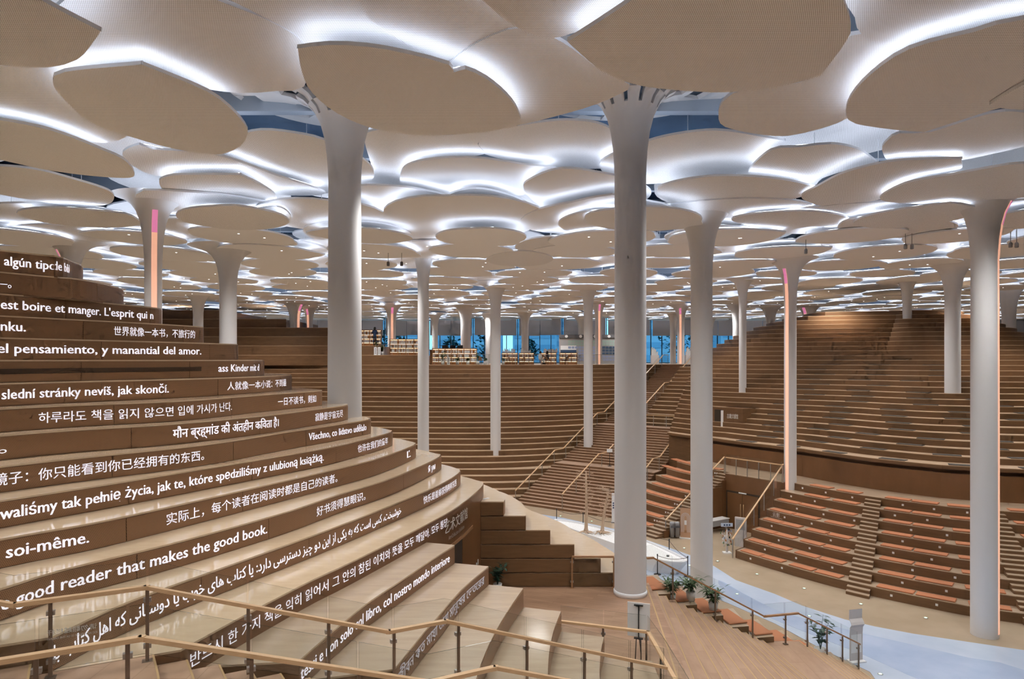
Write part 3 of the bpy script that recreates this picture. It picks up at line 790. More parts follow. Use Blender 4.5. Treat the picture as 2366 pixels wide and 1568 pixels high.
# higher terraces at the left rear
lt = empty('stepped_hill', 'tall brown terraces rising behind the lettered hill at the rear', 'stepped hill', (-20,62,0), kind='structure')
for j, (pxr, zz) in enumerate(((968,.43),(868,1.30),(822,2.17),(775,3.03),(652,3.90),(512,4.80))):
    yf = 61.4+.9*j; xr = (pxr-CX)/F*yf
    cur = crom([(-70, yf+2.5),(-40, yf+1.0),(lerp(-40,xr,.5), yf+.2),(xr-.5, yf),(xr, yf+.6)], 1.5)
    poly = cur+[(xr, yf+12),(-70,yf+12)]; poly = [(x+20,y-62) for x,y in poly]
    zt = ZC+zz; zb = TZ-.05 if j == 0 else zt-.89
    mb = MB(); mb.prism(poly, zb, zt-.03, 0, 0, bottom=False, top=False); mb.prism(poly, zt-.03, zt, 1, 1, bottom=False); mb.build('step', ['riser_far','tread_far'], lt)

# ------------------------------------------------------------------ the largest hill, with the seating bowl
C0 = (29.0, 50.5)
B0 = [(6.3,42.0),(7.7,39.3),(9.4,36.8),(11.1,34.6),(12.6,32.1),(14.3,29.7),(17.7,26.55),(19.3,25.7),(24,24.2),(30,23.6),(38,25)]
BP = sorted((math.degrees(math.atan2(y-C0[1], x-C0[0])), math.hypot(x-C0[0], y-C0[1])) for x, y in B0)
def R0(th):
    th = (th+180) % 360-180
    if th > 90: return BP[0][1]
    if th <= BP[0][0]: return BP[0][1]
    if th >= BP[-1][0]: return BP[-1][1]
    for (a, r), (b, q) in zip(BP, BP[1:]):
        if a <= th <= b:
            t = (th-a)/(b-a); return lerp(r, q, t)
def pol(th, r): return (C0[0]+r*math.cos(math.radians(th)), C0[1]+r*math.sin(math.radians(th)))
big = empty('stepped_hill', 'largest brown stepped hill rising above eye level with dark seat mats', 'stepped hill', (*C0,0), kind='structure')
H2, T2 = .40, .78
SRp = SS(WID, 0)
def clipR(poly): return clip_half(poly, SRp, SU)
def sector(th0, th1, ra, rb, n=None):
    n = n or max(2, int(abs(th1-th0)/1.2)); ths = [lerp(th0,th1,k/n) for k in range(n+1)]
    return [pol(t, ra(t)) for t in ths]+[pol(t, rb(t)) for t in reversed(ths)]
def loc(poly): return [(x-C0[0], y-C0[1]) for x, y in poly]
BLK = {'stair':(-164,-151.4),'left':(-137.5,-124.6),'right':(-122.6,-111.5),'edge':(-109.3,-92)}
WALL = 7.6
bowl = empty('seating_bowl', 'eight curved wooden seat rows with orange cushions facing the valley floor', 'seating', (*C0,0), kind='structure')
for nm, (ta, tb) in BLK.items():
    for k in range(8):
        z = H2*(k+1)
        poly = sector(ta, tb, lambda t: R0(t)-T2*k, lambda t: R0(t)-WALL-.3)
        if nm == 'stair': poly = clipR(poly)
        poly = loc(poly)
        mb = MB(); mb.prism(poly, z-H2-.01, z-.03, 0, 0, bottom=False, top=False); mb.prism(poly, z-.03, z, 1, 1, bottom=False)
        mb.build('seat_row', ['riser_far','tread_low'], bowl)
for ta, tb in ((-151.4,-149.0),(-124.6,-122.6),(-111.5,-109.3)):     # aisles: three small steps to each row
    for k in range(8):
        for j in range(3):
            z = H2*k+H2*(j+1)/3
            poly = loc(sector(ta, tb, lambda t: R0(t)-T2*k-.26*j+.52, lambda t: R0(t)-WALL-.3, 3))
            mb = MB(); mb.prism(poly, z-H2/3-.01, z-.02, 0, 0, bottom=False, top=False); mb.prism(poly, z-.02, z, 1, 1, bottom=False)
            mb.build('aisle_step', ['riser_far','tread_low'], bowl)
ZW = H2*8
# entrance recess between the blocks
poly = loc(sector(-149.0, -137.5, lambda t: R0(t)-5.0, lambda t: R0(t)-WALL-.3))
mb = MB(); mb.prism(poly, 0, ZW-.03, 0, 0); mb.prism(poly, ZW-.03, ZW, 1, 1, bottom=False); mb.build('entrance_wall', ['wall_wood','tread_low'], bowl)
# fascia wall, shadow gap
poly = loc(clipR(sector(-166, -80, lambda t: R0(t)-WALL, lambda t: R0(t)-WALL-1.2)))
mb = MB().prism(poly, ZW-.02, ZC-5.52); mb.build('fascia_wall', 'wall_wood', big)
poly = loc(clipR(sector(-166, -80, lambda t: R0(t)-WALL-.35, lambda t: R0(t)-WALL-1.2)))
MB().prism(poly, ZC-5.52, ZC-5.33).build('shadow_gap', 'dark_slot', big)
NR, H3, ZB = 28, .32, ZC-5.13
def Rk(th, k):
    th = (th+180) % 360-180
    f = max(0, 1-k/NR)
    ru = R0(th)-WALL-(.02 if k == 0 else .45)
    a = abs(((th+90)+180) % 360-180)            # angle away from the camera-facing direction
    left = th < -90 or th > 90
    if left: p = 1.2 if a < 40 else lerp(1.2, .42, min(1, (a-40)/45))
    else: p = lerp(1.2, .6, min(1, a/90))
    if left and a > 70: ru = lerp(ru, 21.0, min(1,(a-70)/40))
    return 2.2+(ru-2.2)*f**p
TH = [(-250+k*2.5) for k in range(144)]
for k in range(NR):
    z = ZB+H3*k
    poly = clip_half([pol(t, Rk(t, k)) for t in TH], SRp, SU)
    poly = clip_half(poly, (0, 80), (0,-1))
    poly = loc(poly)
    mb = MB(); zb = (ZC-5.33) if k == 0 else z-H3-.01
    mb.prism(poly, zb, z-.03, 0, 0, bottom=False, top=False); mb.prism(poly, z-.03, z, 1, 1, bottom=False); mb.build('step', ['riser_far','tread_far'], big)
    if z < TZ+.1:                                # rows carried on beside the narrow flights
        sk = S_L2+.02+.62*k; q = loc([SS(WN,sk), SS(WID-1.2,sk-.1), SS(WID+.05,sk-.05*k), SS(WID+.05,28), SS(WN,28)])
        mb = MB(); mb.prism(q, z-H3-.3, z-.03, 0, 0, bottom=False, top=False); mb.prism(q, z-.03, z, 1, 1, bottom=False); mb.build('step', ['riser_far','tread_far'], big)
def hill_hit(px, py):
    """first point of the big hill's surface under a pixel row, along that sight line"""
    d = 30.0
    while d < 75:
        x = (px-CX)/F*d; th = math.degrees(math.atan2(d-C0[1], x-C0[0])); r = math.hypot(x-C0[0], d-C0[1]); k = -1
        while k < NR-1 and Rk(th, k+1) >= r: k += 1
        if k >= 0 and HY+(ZC-(ZB+H3*k))*F/d <= py: return x, d
        d += .1
    return x, d
# fill below the hill on the stair side
poly = loc(clip_half(clip_half([pol(t, Rk(t,0)-.3) for t in TH], SRp, SU), (0,80), (0,-1)))
MB().prism(poly, 0, ZC-5.34).build('hill_base', 'riser_far', big)
# smooth side walls of the entrance recess
for tw in (-148.92,-137.58):
    mb = MB()
    for k in range(7):
        a0_, a1_ = T2*k+.02, min(T2*(k+1), 5.0)
        p0, p1 = pol(tw, R0(tw)-a0_), pol(tw, R0(tw)-a1_); s_g = .05 if tw < -140 else -.05
        t2 = tw+s_g*2.4; p2, p3 = pol(t2, R0(tw)-a1_), pol(t2, R0(tw)-a0_)
        mb.prism(loc([p0,p1,p2,p3]), 0, H2*(k+1)+.004)
    mb.build('side_wall', 'wall_wood', bowl)
# orange cushions
for nm, (ta, tb) in BLK.items():
    words = {'stair':'seat block next to the central stair','left':'seat block between entrance and first aisle','right':'seat block between the two aisles','edge':'seat block past the second aisle'}[nm]
    for k in range(8):
        r_mid = lambda t: R0(t)-T2*k-.30
        z = H2*(k+1)+.003; n = 0; fit = 1; rr = r_mid((ta+tb)/2); dth = math.degrees(1.23/rr)
        if nm == 'stair': ths = [-151.8-dth*(.5+j) for j in range(5)]
        elif nm == 'edge': ths = [ta+.6+dth*(.5+j) for j in range(4)]
        else:
            tot = tb-ta-1.0; gap = .7; m = round((tot-gap)/dth); d0 = dth; dth = (tot-gap)/m; fit = dth/d0; cut = 2 if nm == 'left' else m-1
            ths = [ta+.5+dth*(.5+j)+(gap if j >= cut else 0) for j in range(m)]
        for th in ths:
            x, y = pol(th, r_mid(th))
            if (x-SRp[0])*SU[0]+(y-SRp[1])*SU[1] < 1.0: continue
            dx, dy = [b-a for a, b in zip(pol(th-.5, r_mid(th-.5)), pol(th+.5, r_mid(th+.5)))]
            if math.hypot(x-15.41, y-37.8) < 1.1: continue
            o = put('seat_cushion', pad_b, None, (x,y,z), math.atan2(dy,dx)); o.scale.x = fit*.985
            tag(o, 'flat orange cushion, %s along the %s row up, %s' % (ORD[n], ORD[k], words), 'cushion', 'orange cushions of the seating bowl'); n += 1
# dark mats on the big hill
HC10 = hill_hit(2201,908)
matM = MB().box(-.62,.62,-.25,.25,0,.03).mesh('seat_mat', ['mat_dark']); 
for k in range(0, 17):
    n = 0
    th = -152+ (k*3.1) % 7.2
    while th < -92:
        r = Rk(th, k)-.30; x, y = pol(th, r)
        if PX(x, y) < 2400 and y > 5 and math.hypot(x-HC10[0], y-HC10[1]) > 1.3 and (x-SRp[0])*SU[0]+(y-SRp[1])*SU[1] > 1.5:
            dx, dy = [b-a for a, b in zip(pol(th-.5, Rk(th-.5,k)), pol(th+.5, Rk(th+.5,k)))]
            o = put('seat_mat', matM, None, (x,y,ZB+H3*k+.003), math.atan2(dy,dx))
            tag(o, 'dark seat mat, %s from the stair on the %s tread of the largest hill' % (ORD[n], ORD[k]), 'seat mat', 'dark mats on the largest hill'); n += 1
        th += max(6.4+(k % 3)*.7, math.degrees((2.9+(k % 3)*.3)/max(3, r)))
# ------------------------------------------------------------------ white columns
def column(label, x, y, r, zt, r1=None, holes=False, slot=None, base_z=0.0, collar=None, flare=2.7, n=28):
    """tree column: shaft, trumpet head opening under the leaves"""
    root = empty('column', label, 'column', (x,y,0), kind='structure', group='white tree columns')
    r1 = r1 or r*.97; zf = zt-flare
    prof = [(r, 0), (r, base_z+.01)] + [(lerp(r, r1, q/6), lerp(base_z+.02, zf, q/6)) for q in range(7)]
    head = [(1.0,0),(1.03,.14),(1.10,.30),(1.24,.48),(1.48,.64),(1.9,.78),(2.5,.88),(3.4,.955),(4.6,1.0)] + ([(6.0,1.02),(7.4,1.03)] if holes else [])
    MB().lathe(prof, n, smooth=True, caps=False).build('shaft', 'white_paint', root)
    hp = [(r1*a, zf+flare*b) for a, b in head]
    if not holes:
        MB().lathe(hp, n, caps=False).build('capital', 'white_paint', root)
    else:
        mb = MB(); nn = 48; fine = []
        for q in range(len(hp)-1):
            fine += [(lerp(hp[q][0],hp[q+1][0],t/2), lerp(hp[q][1],hp[q+1][1],t/2)) for t in range(2)]
        fine.append(hp[-1]); th = .09
        inner = [(max(.05, a-th), b+.10) for a, b in fine]
        ro = [mb.pts([(a*math.cos(2*PI*k/nn), a*math.sin(2*PI*k/nn), z) for k in range(nn)]) for a, z in fine]
        ri = [mb.pts([(a*math.cos(2*PI*k/nn), a*math.sin(2*PI*k/nn), z) for k in range(nn)]) for a, z in inner]
        def open_(q, k):
            k %= nn
            if q in (9,10): return k % 4 == 1
            if q in (11,12): return k % 4 in (2,3)
            if q in (13,14): return k % 6 in (0,1,2)
            if q in (16,17): return k % 8 in (1,2,3)
            if q in (18,19): return k % 8 in (5,6)
            return False
        for q in range(len(fine)-1):
            for k in range(nn):
                k2 = (k+1) % nn
                if open_(q, k):
                    # jambs of the opening
                    if not open_(q-1, k): mb.face((ro[q][k],ri[q][k],ri[q][k2],ro[q][k2]))
                    if not open_(q+1, k): mb.face((ro[q+1][k],ro[q+1][k2],ri[q+1][k2],ri[q+1][k]))
                    if not open_(q, k-1): mb.face((ro[q][k],ro[q+1][k],ri[q+1][k],ri[q][k]))
                    if not open_(q, k+1): mb.face((ro[q][k2],ri[q][k2],ri[q+1][k2],ro[q+1][k2]))
                    continue
                mb.face((ro[q][k],ro[q][k2],ro[q+1][k2],ro[q+1][k]), 0, None, True)
                mb.face((ri[q][k2],ri[q][k],ri[q+1][k],ri[q+1][k2]), 0, None, True)
        mb.build('capital', 'white_paint', root)
    if collar: MB().lathe([(r+.025,collar),(r+.03,collar+.10),(r+.012,collar+.135)], n).build('base_ring', 'white_gloss', root)
    if slot is not None:                      # glowing vertical slot up the shaft
        a, w, za = slot; d = Vector((math.cos(a), math.sin(a), 0)); u = Vector((-d.y, d.x, 0))
        mb = MB(); zz = [za+.05, zf]
        for s0, s1 in ((-w/2, w/2),):
            p = []
            for z in (za+.05, lerp(za,zf,.5), zf, zf+flare*.30, zf+flare*.48, zf+flare*.64, zf+flare*.78):
                rr = r1+.012 if z <= zf else r1*{.30:1.10,.48:1.24,.64:1.48,.78:1.9}[round((z-zf)/flare,2)]+.02
                if z < zf*.6: rr = r+.012
                p.append((d*rr+u*s0+Vector((0,0,z)), d*rr+u*s1+Vector((0,0,z)), rr, z))
            for q in range(len(p)-1):
                i = mb.pts([p[q][0],p[q][1],p[q+1][1],p[q+1][0]]); mb.face(i, 1 if q >= len(p)-3 else 0)
                for e in (0,1):
                    back = [pp[e]-d*.05 for pp in (p[q],p[q+1])]
                    j = mb.pts([p[q][e],p[q+1][e],back[1],back[0]]); mb.face(j, 0)
        mb.build('light_slot', ['salmon','salmon_top'], root)
    return root
def cpos(px, d): return (px-CX)/F*d, d
column('thick white column rising from the glossy treads of the lettered hill', -4.95, 20.2, .53, ZC+7.9, .47, holes=True)
column('big white column with ringed base on the parquet landing', 3.40, 19.62, .455, ZC+7.95, .45, holes=True, collar=PZ)
column('white column on the valley floor behind the broad stair rail', *cpos(1621,28.2), .45, ZC+6.3)
column('slender white column with glowing salmon slot standing in the seat rows', *cpos(1826,37.8), .33, ZC+5.6, slot=(-2.50,.17,1.62))
column('big white column on the beige floor near the right edge', 17.1, 24.7, .44, ZC+6.2, slot=(-.88,.12,.1), collar=0.0)
column('white column with pierced head in front of the middle hill, nearest the lettered hill', *cpos(978,40), .335, ZC+6.6, holes=True, flare=2.4)
column('white column standing halfway down the middle hill', *cpos(1145,52.3), .40, ZC+5.9, flare=2.2)
column('white column standing on the central stair', 6.0, 53.7, .365, ZC+5.95, flare=2.2)
column('white column on the left flank of the largest hill', *hill_hit(1716,896), .255, ZC+5.6, flare=2.0)
column('white column set into the front of the largest hill', *hill_hit(2201,908), .42, ZC+5.7, flare=2.3)
column('white column near the crest of the largest hill', *hill_hit(2096,733), .30, ZC+5.9, flare=2.2)
column('white column behind the largest hill at the picture edge', *cpos(2331,55), .50, ZC+6.1)
column('white column with salmon slot behind the lettered hill', *cpos(354,26), .315, ZC+6.2, slot=(-.98,.19,6.0))
column('white column rising behind the fifth lettered riser', *cpos(527,34), .42, ZC+5.6, flare=2.0)
column('white column with salmon slot behind the topmost lettered riser', *cpos(165,33), .34, ZC+5.7, slot=(-2.3,.14,6.0), flare=2.0)
FARC = [(458,58,.42,'pale distant column above the rear terraces, leftmost',None),(681,66,.5,'distant column with salmon edge before the facade, left of column pair',-.5),(715,72,.36,'distant slotted column beside a thicker one, left of facade',-1.7),
 (905,70,.42,'distant salmon slotted column behind the upper bookshelves',-1.3),(1005,84,.36,'distant slim column behind the desk monitors',None),(1076,70,.53,'distant thick column behind the long bookshelf',None),
 (1128,84,.36,'distant column half hidden by the middle hill column',None),(1213,80,.42,'distant column above the low lit shelves',None),(1343,88,.42,'distant column behind the exhibit wall',None),(1383,66,.34,'distant salmon slotted column before the exhibit wall',-1.5),
 (1555,80,.36,'distant column at the stair head with flared top',None),(1573,71,.38,'distant salmon slotted column at the stair head',-1.9),(1703,70,.44,'distant column behind the hill flank column',None),(1780,72,.45,'distant column behind the crest of the largest hill',None),(1868,70,.52,'distant thick column behind the largest hill crest',-2.5),
 (1640,90,.4,'distant column glimpsed behind the valley column',None)]
for px_, d, r, lb, sl in FARC:
    column(lb, *cpos(px_, d), r, ZC+5.75, flare=2.0, n=16, slot=None if sl is None else (sl, r*.55, TZ))

# ------------------------------------------------------------------ canopy of leaf panels
LT = .07
def inset(poly, d):
    n = len(poly); cx = sum(p[0] for p in poly)/n; cy = sum(p[1] for p in poly)/n; out = []
    for x, y in poly:
        l = math.hypot(x-cx, y-cy) or 1; k = max(.3, (l-d)/l); out.append((cx+(x-cx)*k, cy+(y-cy)*k))
    return out
def leaf_geo(poly, z, mb, strip, mats=(0,1,2), step=2):
    mb.prism(poly, z, z+LT, mats[1], mats[2], True, mats[0])
    if strip is not None:
        a = inset(poly[::step], .16); b = inset(poly[::step], .26); n = len(a)
        lo = strip.pts([(x,y,z+LT+.035) for x,y in a]); hi = strip.pts([(x,y,z+LT+.035) for x,y in b])
        for k in range(n): strip.face((lo[k],lo[(k+1)%n],hi[(k+1)%n],hi[k]))
def ceiling_leaf(poly, z, label, group=None, perf=True, lit=True, spots=0):
    n = len(poly); c = (sum(p[0] for p in poly)/n, sum(p[1] for p in poly)/n)
    loc_ = [(x-c[0], y-c[1]) for x, y in poly]
    root = empty('ceiling_leaf', label, 'ceiling panel', (c[0],c[1],z), group=group)
    mb, st = MB(), MB()
    leaf_geo(loc_, 0, mb, st)
    mb.build('panel', ['leaf_perf' if perf else 'leaf_plain','white_edge','white_edge'], root)
    if lit: st.build('light_strip', 'led', root)
    for k in range(spots):
        a = random.uniform(0, 2*PI); rr = random.uniform(.2,.6)*min(math.hypot(x,y) for x,y in loc_)
        put('downlight', SPOTM, root, (rr*math.cos(a), rr*math.sin(a), -.004))
    put('hanger', MB().tube([(0,0,LT),(0,0,ROOF-.02-z)], .014, 4).mesh('hanger', ['white_edge']), root)
    return root
SPOTM = MB().lathe([(.045,-.006),(.045,.004)], 8).mesh('downlight', ['downlight'])
def px_leaf(pp, Z, label, **kw):
    z = ZC+Z; pts = []
    for q in pp: pts.append(P(q[0], q[1], z))
    # keep marked corners sharp by doubling
    seq = []
    for i_, (q, p) in enumerate(zip(pp, pts)):
        if len(q) > 2:
            a, b = pts[i_-1], pts[(i_+1) % len(pts)]
            seq += [(lerp(p[0],a[0],.07), lerp(p[1],a[1],.07)), p, (lerp(p[0],b[0],.07), lerp(p[1],b[1],.07))]
        else: seq.append(p)
    return ceiling_leaf(crom(seq, .28, True), z, label, **kw)
NL = [
 (5.00,'big perforated leaf panel cut by the top corner above the lettered hill',[(-330,40),(-200,-60),(0,-70),(95,0),(232,72,1),(215,98),(178,138),(110,156),(0,150),(-200,120)]),
 (5.30,'pointed leaf panel with bright rear edge hanging before the thick column',[(122,188),(150,166),(327,149,1),(400,178),(480,212),(530,248),(566,288),(572,312),(552,340),(500,357),(400,343),(306,317),(214,285),(141,222)]),
 (5.45,'long leaf panel with stepped bright edge above the lettered hill',[(-260,262),(-120,262),(60,288),(150,312),(240,348),(285,368),(309,396),(298,411),(200,405),(100,391),(0,369),(-200,330)]),
 (5.75,'rounded leaf panel low at the picture side above the top riser',[(-180,395),(-60,383),(70,390),(165,413),(250,440),(263,460),(240,474),(160,474),(60,460),(-80,432)]),
 (6.05,'oval leaf panel with white halo left of the thick column',[(368,424),(385,408),(430,404),(555,404,1),(605,428),(637,452),(632,474),(590,484),(540,488),(460,481),(400,462)]),
 (5.62,'large raised leaf panel between the two corner leaves at the top',[(60,165),(40,100),(150,0),(230,-60),(420,-60),(500,0),(600,38),(706,106),(702,200),(640,210),(560,215),(470,205),(300,175),(150,185)]),
 (5.64,'raised leaf panel at the top edge left of the centre seam',[(430,-60),(600,-90),(850,-80),(845,20),(960,110),(1000,140),(840,150),(715,112),(610,40)]),
 (5.72,'raised leaf panel at the picture side under the pointed leaf',[(-240,160),(-60,150),(150,165),(200,210),(300,300),(240,330),(120,310),(0,285),(-220,240)]),
 (6.38,'raised leaf panel with a dark seam above the oval leaf',[(283,358),(322,334),(352,345),(500,358),(640,406),(752,446),(650,450),(560,420),(430,412),(340,400)]),
 (6.70,'raised leaf panel touching the thick column with curved seam',[(508,357),(580,304),(700,311),(770,333),(850,376),(862,412),(820,436),(750,446),(640,406)]),
 (5.20,'central almond leaf panel hanging lowest before both columns',[(688,112,1),(760,104),(850,108),(940,124),(1038,150),(1048,168),(1075,160),(1125,183),(1172,222),(1197,258),(1200,288),(1150,300),(1060,310),(960,312),(860,296),(780,262),(722,215),(698,168)]),
 (5.55,'raised leaf panel fanning out behind the central almond leaf',[(1045,140),(1110,95),(1206,64),(1300,98),(1385,160),(1455,196),(1430,218),(1350,250),(1200,288),(1120,290),(1040,250),(1020,180)]),
 (5.58,'raised leaf panel at the top edge above the central almond leaf',[(840,-80),(1060,-90),(1120,0),(1160,40),(1206,62),(1100,100),(1035,140),(960,112),(860,50),(835,0)]),
 (5.35,'small leaf panel at the top edge pointing down at the seam',[(1040,-70),(1120,5),(1165,44),(1215,74),(1268,90,1),(1338,72),(1452,0),(1540,-70),(1290,-120)]),
 (5.00,'huge leaf panel at the top between the big column and right leaves',[(1311,96,1),(1332,84),(1460,0),(1560,-80),(1750,-120),(1900,-80),(1950,5),(1966,60),(1955,96),(1895,176,1),(1800,200),(1690,213),(1600,211),(1480,198),(1400,170),(1345,127)]),
 (5.20,'broad leaf panel at the right edge with smooth round nose',[(2620,40),(2366,45),(2250,74),(2100,114),(2012,172),(1965,225),(1955,265),(1978,286),(2070,300),(2135,305,1),(2290,255),(2400,225),(2620,150)]),
 (5.12,'leaf tip overlapping the broad leaf at the right edge',[(2288,241,1),(2366,195),(2480,150),(2640,150),(2560,240),(2480,262),(2366,254),(2315,250)]),
 (5.52,'raised leaf panel in the top right corner with straight seam',[(1930,-60),(1975,40),(1992,80),(2092,116),(2200,95),(2300,60),(2440,10),(2440,-90),(2150,-120)]),
 (5.56,'raised leaf panel right of the big column with glowing lower rim',[(1664,285),(1662,250),(1682,224),(1720,208),(1850,190),(1895,160),(1945,100),(1992,78),(2095,116),(2020,176),(1968,240),(1960,272),(1900,296),(1820,314),(1760,311),(1695,299)]),
 (6.70,'pointed leaf panel right of the big column shaft',[(1385,380),(1430,350),(1480,332),(1535,316),(1610,304),(1680,303),(1812,325,1),(1790,352),(1755,378),(1700,400),(1600,415),(1500,425),(1420,418)]),
 (6.30,'leaf panel passing behind the big column shaft',[(1210,436),(1230,412),(1300,390),(1400,402),(1470,420),(1505,446),(1470,475),(1410,488),(1330,490),(1250,476)]),
 (6.33,'left leaf of the joined pair below the white halo',[(775,452),(830,430),(930,432),(1000,444),(1035,452,1),(1075,462),(1080,482),(1045,503),(950,506),(860,491)]),
 (6.35,'right leaf of the joined pair below the white halo',[(1036,453),(1100,436),(1180,452),(1225,474),(1236,492),(1225,508),(1195,517),(1130,515),(1048,504),(1082,484)]),
 (7.0,'raised leaf panel behind the thick column with curved seam',[(842,322),(860,303),(905,300),(1000,312),(1060,310),(1128,300),(1104,332),(1118,356),(1050,364),(970,372),(932,394),(925,436),(858,430),(860,392)]),
 (7.02,'raised leaf panel reaching behind the big column head',[(1106,331),(1130,301),(1200,290),(1310,278),(1400,292),(1440,340),(1420,385),(1300,390),(1280,386),(1220,380),(1120,356)]),
 (6.68,'raised long leaf panel within the white halo',[(927,398),(950,378),(1020,366),(1110,366),(1205,380),(1290,392),(1225,420),(1215,448),(1160,452),(1095,438),(1035,453),(985,440),(930,430)]),
 (6.08,'long leaf panel under the broad leaf at the right edge',[(2038,346),(2050,325),(2078,308),(2150,305),(2290,262),(2380,262),(2520,290),(2420,325),(2222,370),(2130,374),(2060,376)]),
 (6.30,'raised leaf panel with fine stripes between two pointed leaves',[(1780,348),(1850,340),(1920,333),(1982,345),(2026,374,1),(1960,392),(1900,412),(1878,428),(1810,408),(1730,402)]),
 (6.0,'wide leaf panel over the valley column head',[(1518,441),(1545,424),(1620,410),(1705,407),(1810,416),(1890,433,1),(1850,455),(1780,468),(1700,478),(1620,481),(1550,470)]),
 (5.85,'slanted leaf panel right of the valley column head',[(1852,452),(1890,430),(1950,400),(2050,375),(2150,368),(2222,367,1),(2212,398),(2110,430),(2045,458),(1925,477),(1870,467)]),
 (5.62,'leaf panel at the right edge over the floor column head',[(2035,462),(2090,425),(2200,404),(2300,386),(2366,378),(2500,385),(2520,440),(2366,456),(2250,468),(2150,472)]),
 (5.60,'oval leaf panel behind the big column at mid height',[(1290,516),(1312,500),(1370,488),(1440,490),(1490,510),(1506,525),(1485,538),(1420,545),(1350,542),(1305,531)]),
 (5.55,'oval leaf panel before the floor column with white upper rim',[(1935,526),(1962,508),(2050,500),(2150,505),(2205,515),(2213,526),(2188,541),(2100,549),(2000,548),(1950,537)]),
 (5.70,'leaf panel with downlights right of the valley column',[(1690,508),(1730,496),(1850,488),(1930,495),(1963,508),(1945,527),(1880,523),(1800,532),(1740,524)]),
 (5.75,'leaf panel left of the thick column under the oval halo leaf',[(440,500),(480,484),(560,488),(640,478),(672,500),(660,520),(600,528),(520,524)]),
 (5.70,'long flat leaf panel left behind the slotted column',[(250,545),(290,515),(360,505),(470,508),(560,518),(568,532),(540,545),(420,552),(320,556)]),
 (5.65,'leaf panel at the left side just above the rear terraces',[(15,532),(40,522),(140,520),(250,532),(330,552),(300,560),(180,556),(60,548)]),
 (5.85,'leaf panel left of the middle hill column with bright seam',[(700,530),(740,515),(830,512),(900,520),(950,540),(910,552),(820,556),(730,552)]),
 (5.90,'pale flat leaf panel with downlights above the middle hill column',[(890,500),(960,495),(1060,508),(1118,520),(1060,545),(1000,560),(900,565),(850,540)]),
 (5.50,'small dark-edged leaf disc floating near the centre',[(1190,572),(1215,555),(1280,547),(1340,560),(1352,572),(1335,584),(1280,590),(1225,586)]),
 (5.42,'round leaf disc left below the small dark-edged disc',[(1123,600),(1150,586),(1210,580),(1262,588),(1278,600),(1250,612),(1200,615),(1150,612)]),
 (5.60,'round leaf disc over the slope left of the valley column',[(1535,548),(1580,530),(1660,522),(1750,530),(1772,545),(1740,562),(1650,568),(1570,562)]),
]
for Z, lb, pp in NL: px_leaf(pp, Z, lb, perf=True)
# the rest of the canopy: leaves in plan around the hall, three heights
def gink(cx, cy, r, rot, n=28, q=0):
    pts = []; ex = random.uniform(.80,1.0); tip = random.uniform(.08,.20)
    for k in range(n):
        a = 2*PI*k/n; rr = r*(1+.05*math.sin(2*a+q))
        d = abs(((a+PI) % (2*PI))-PI)
        rr *= 1+tip*max(0, 1-d/.45)                 # drawn-out tip
        d2 = abs(((a-PI*1.15+PI) % (2*PI))-PI); rr *= 1-.07*max(0, 1-d2/.35)
        x, y = rr*math.cos(a), rr*ex*math.sin(a)
        pts.append((cx+x*math.cos(rot)-y*math.sin(rot), cy+x*math.sin(rot)+y*math.cos(rot)))
    return pts
cand = []
yy = 22.0; row = 0
while yy < 93:
    sp = 5.3 if yy < 60 else 5.8
    half = .80*yy+5; nx = int(2*half/sp)
    for k in range(nx):
        x = -half+(k+.5*(row % 2)+.3)*sp+random.uniform(-.5,.5); y = yy+random.uniform(-.5,.5)
        Z = 5.44+random.uniform(-.05,.05)
        cand.append((x, y, Z, random.uniform(2.0,2.55), 0))
    if row % 3 != 2:
        nx = int(2*half/5.4)
        for k in range(nx):
            x = -half+(k+.5)*5.4+random.uniform(-.8,.8); y = yy+1.9+random.uniform(-.5,.5)
            cand.append((x, y, 5.86+random.uniform(-.07,.14), random.uniform(3.0,3.8), 1))
    yy += sp*.80; row += 1
def hidden(x, y, Z, r):
    """skip leaves that would run through the individually placed near panels or stick into columns"""
    v = HY-(Z)/y*F; u = PX(x, y)
    if Z > 5.7: return y-r < 22.0 or (y < 26 and 760 < u < 1520)
    if y-r*.7 < 24.4: return True
    return y < 27.5 and 780 < u < 1480
cand = [c for c in cand if not hidden(*c[:4])]
cand.sort(key=lambda c: c[1])
BAND = [(34,'nearer canopy'),(44,'middle canopy'),(60,'deeper canopy'),(99,'farthest canopy')]
GL = {}; nind = 0; stuffL, stuffS, stuffD = MB(), MB(), MB()
for x, y, Z, r, up in cand:
    rot = random.uniform(0, 2*PI); u = PX(x, y)
    inview = -150 < u < 2520
    if inview and nind < 255 and y < 64:
        side = 'left' if u < 790 else 'centre' if u < 1580 else 'right'
        band = next(b for a, b in BAND if y < a)
        lb = '%s leaf panel of the %s, %s part of the picture' % ('raised broad' if up else 'low hanging', band, side)
        rr_ = ceiling_leaf(gink(x, y, r, rot), ZC+Z, lb, group='%s %s leaves, %s' % (band, 'raised' if up else 'low', side), perf=y < 30, spots=random.choice((0,1,2)) if y > 27 else 0)
        nind += 1; GL.setdefault(rr_['group'], []).append((u, rr_))
    else:
        n = 18 if y > 60 else 22; pl = gink(x, y, r, rot, n); leaf_geo(pl, ZC+Z, stuffL, stuffS if inview or y < 60 else None, step=1)
        if y < 80:
            for k in range(2):
                a = random.uniform(0,2*PI); stuffD.lathe([(.06,ZC+Z-.008),(.06,ZC+Z+.002)], 6, c=(x+r*.5*math.cos(a), y+r*.5*math.sin(a)))
for g_ in GL.values():
    for k, (u, o) in enumerate(sorted(g_, key=lambda q: q[0])): o['label'] += ', %s from left' % ORD[k]
cr = empty('far_canopy', 'dense far canopy of leaf panels shrinking towards the facade', 'ceiling panels', (0,70,ZC), kind='stuff')
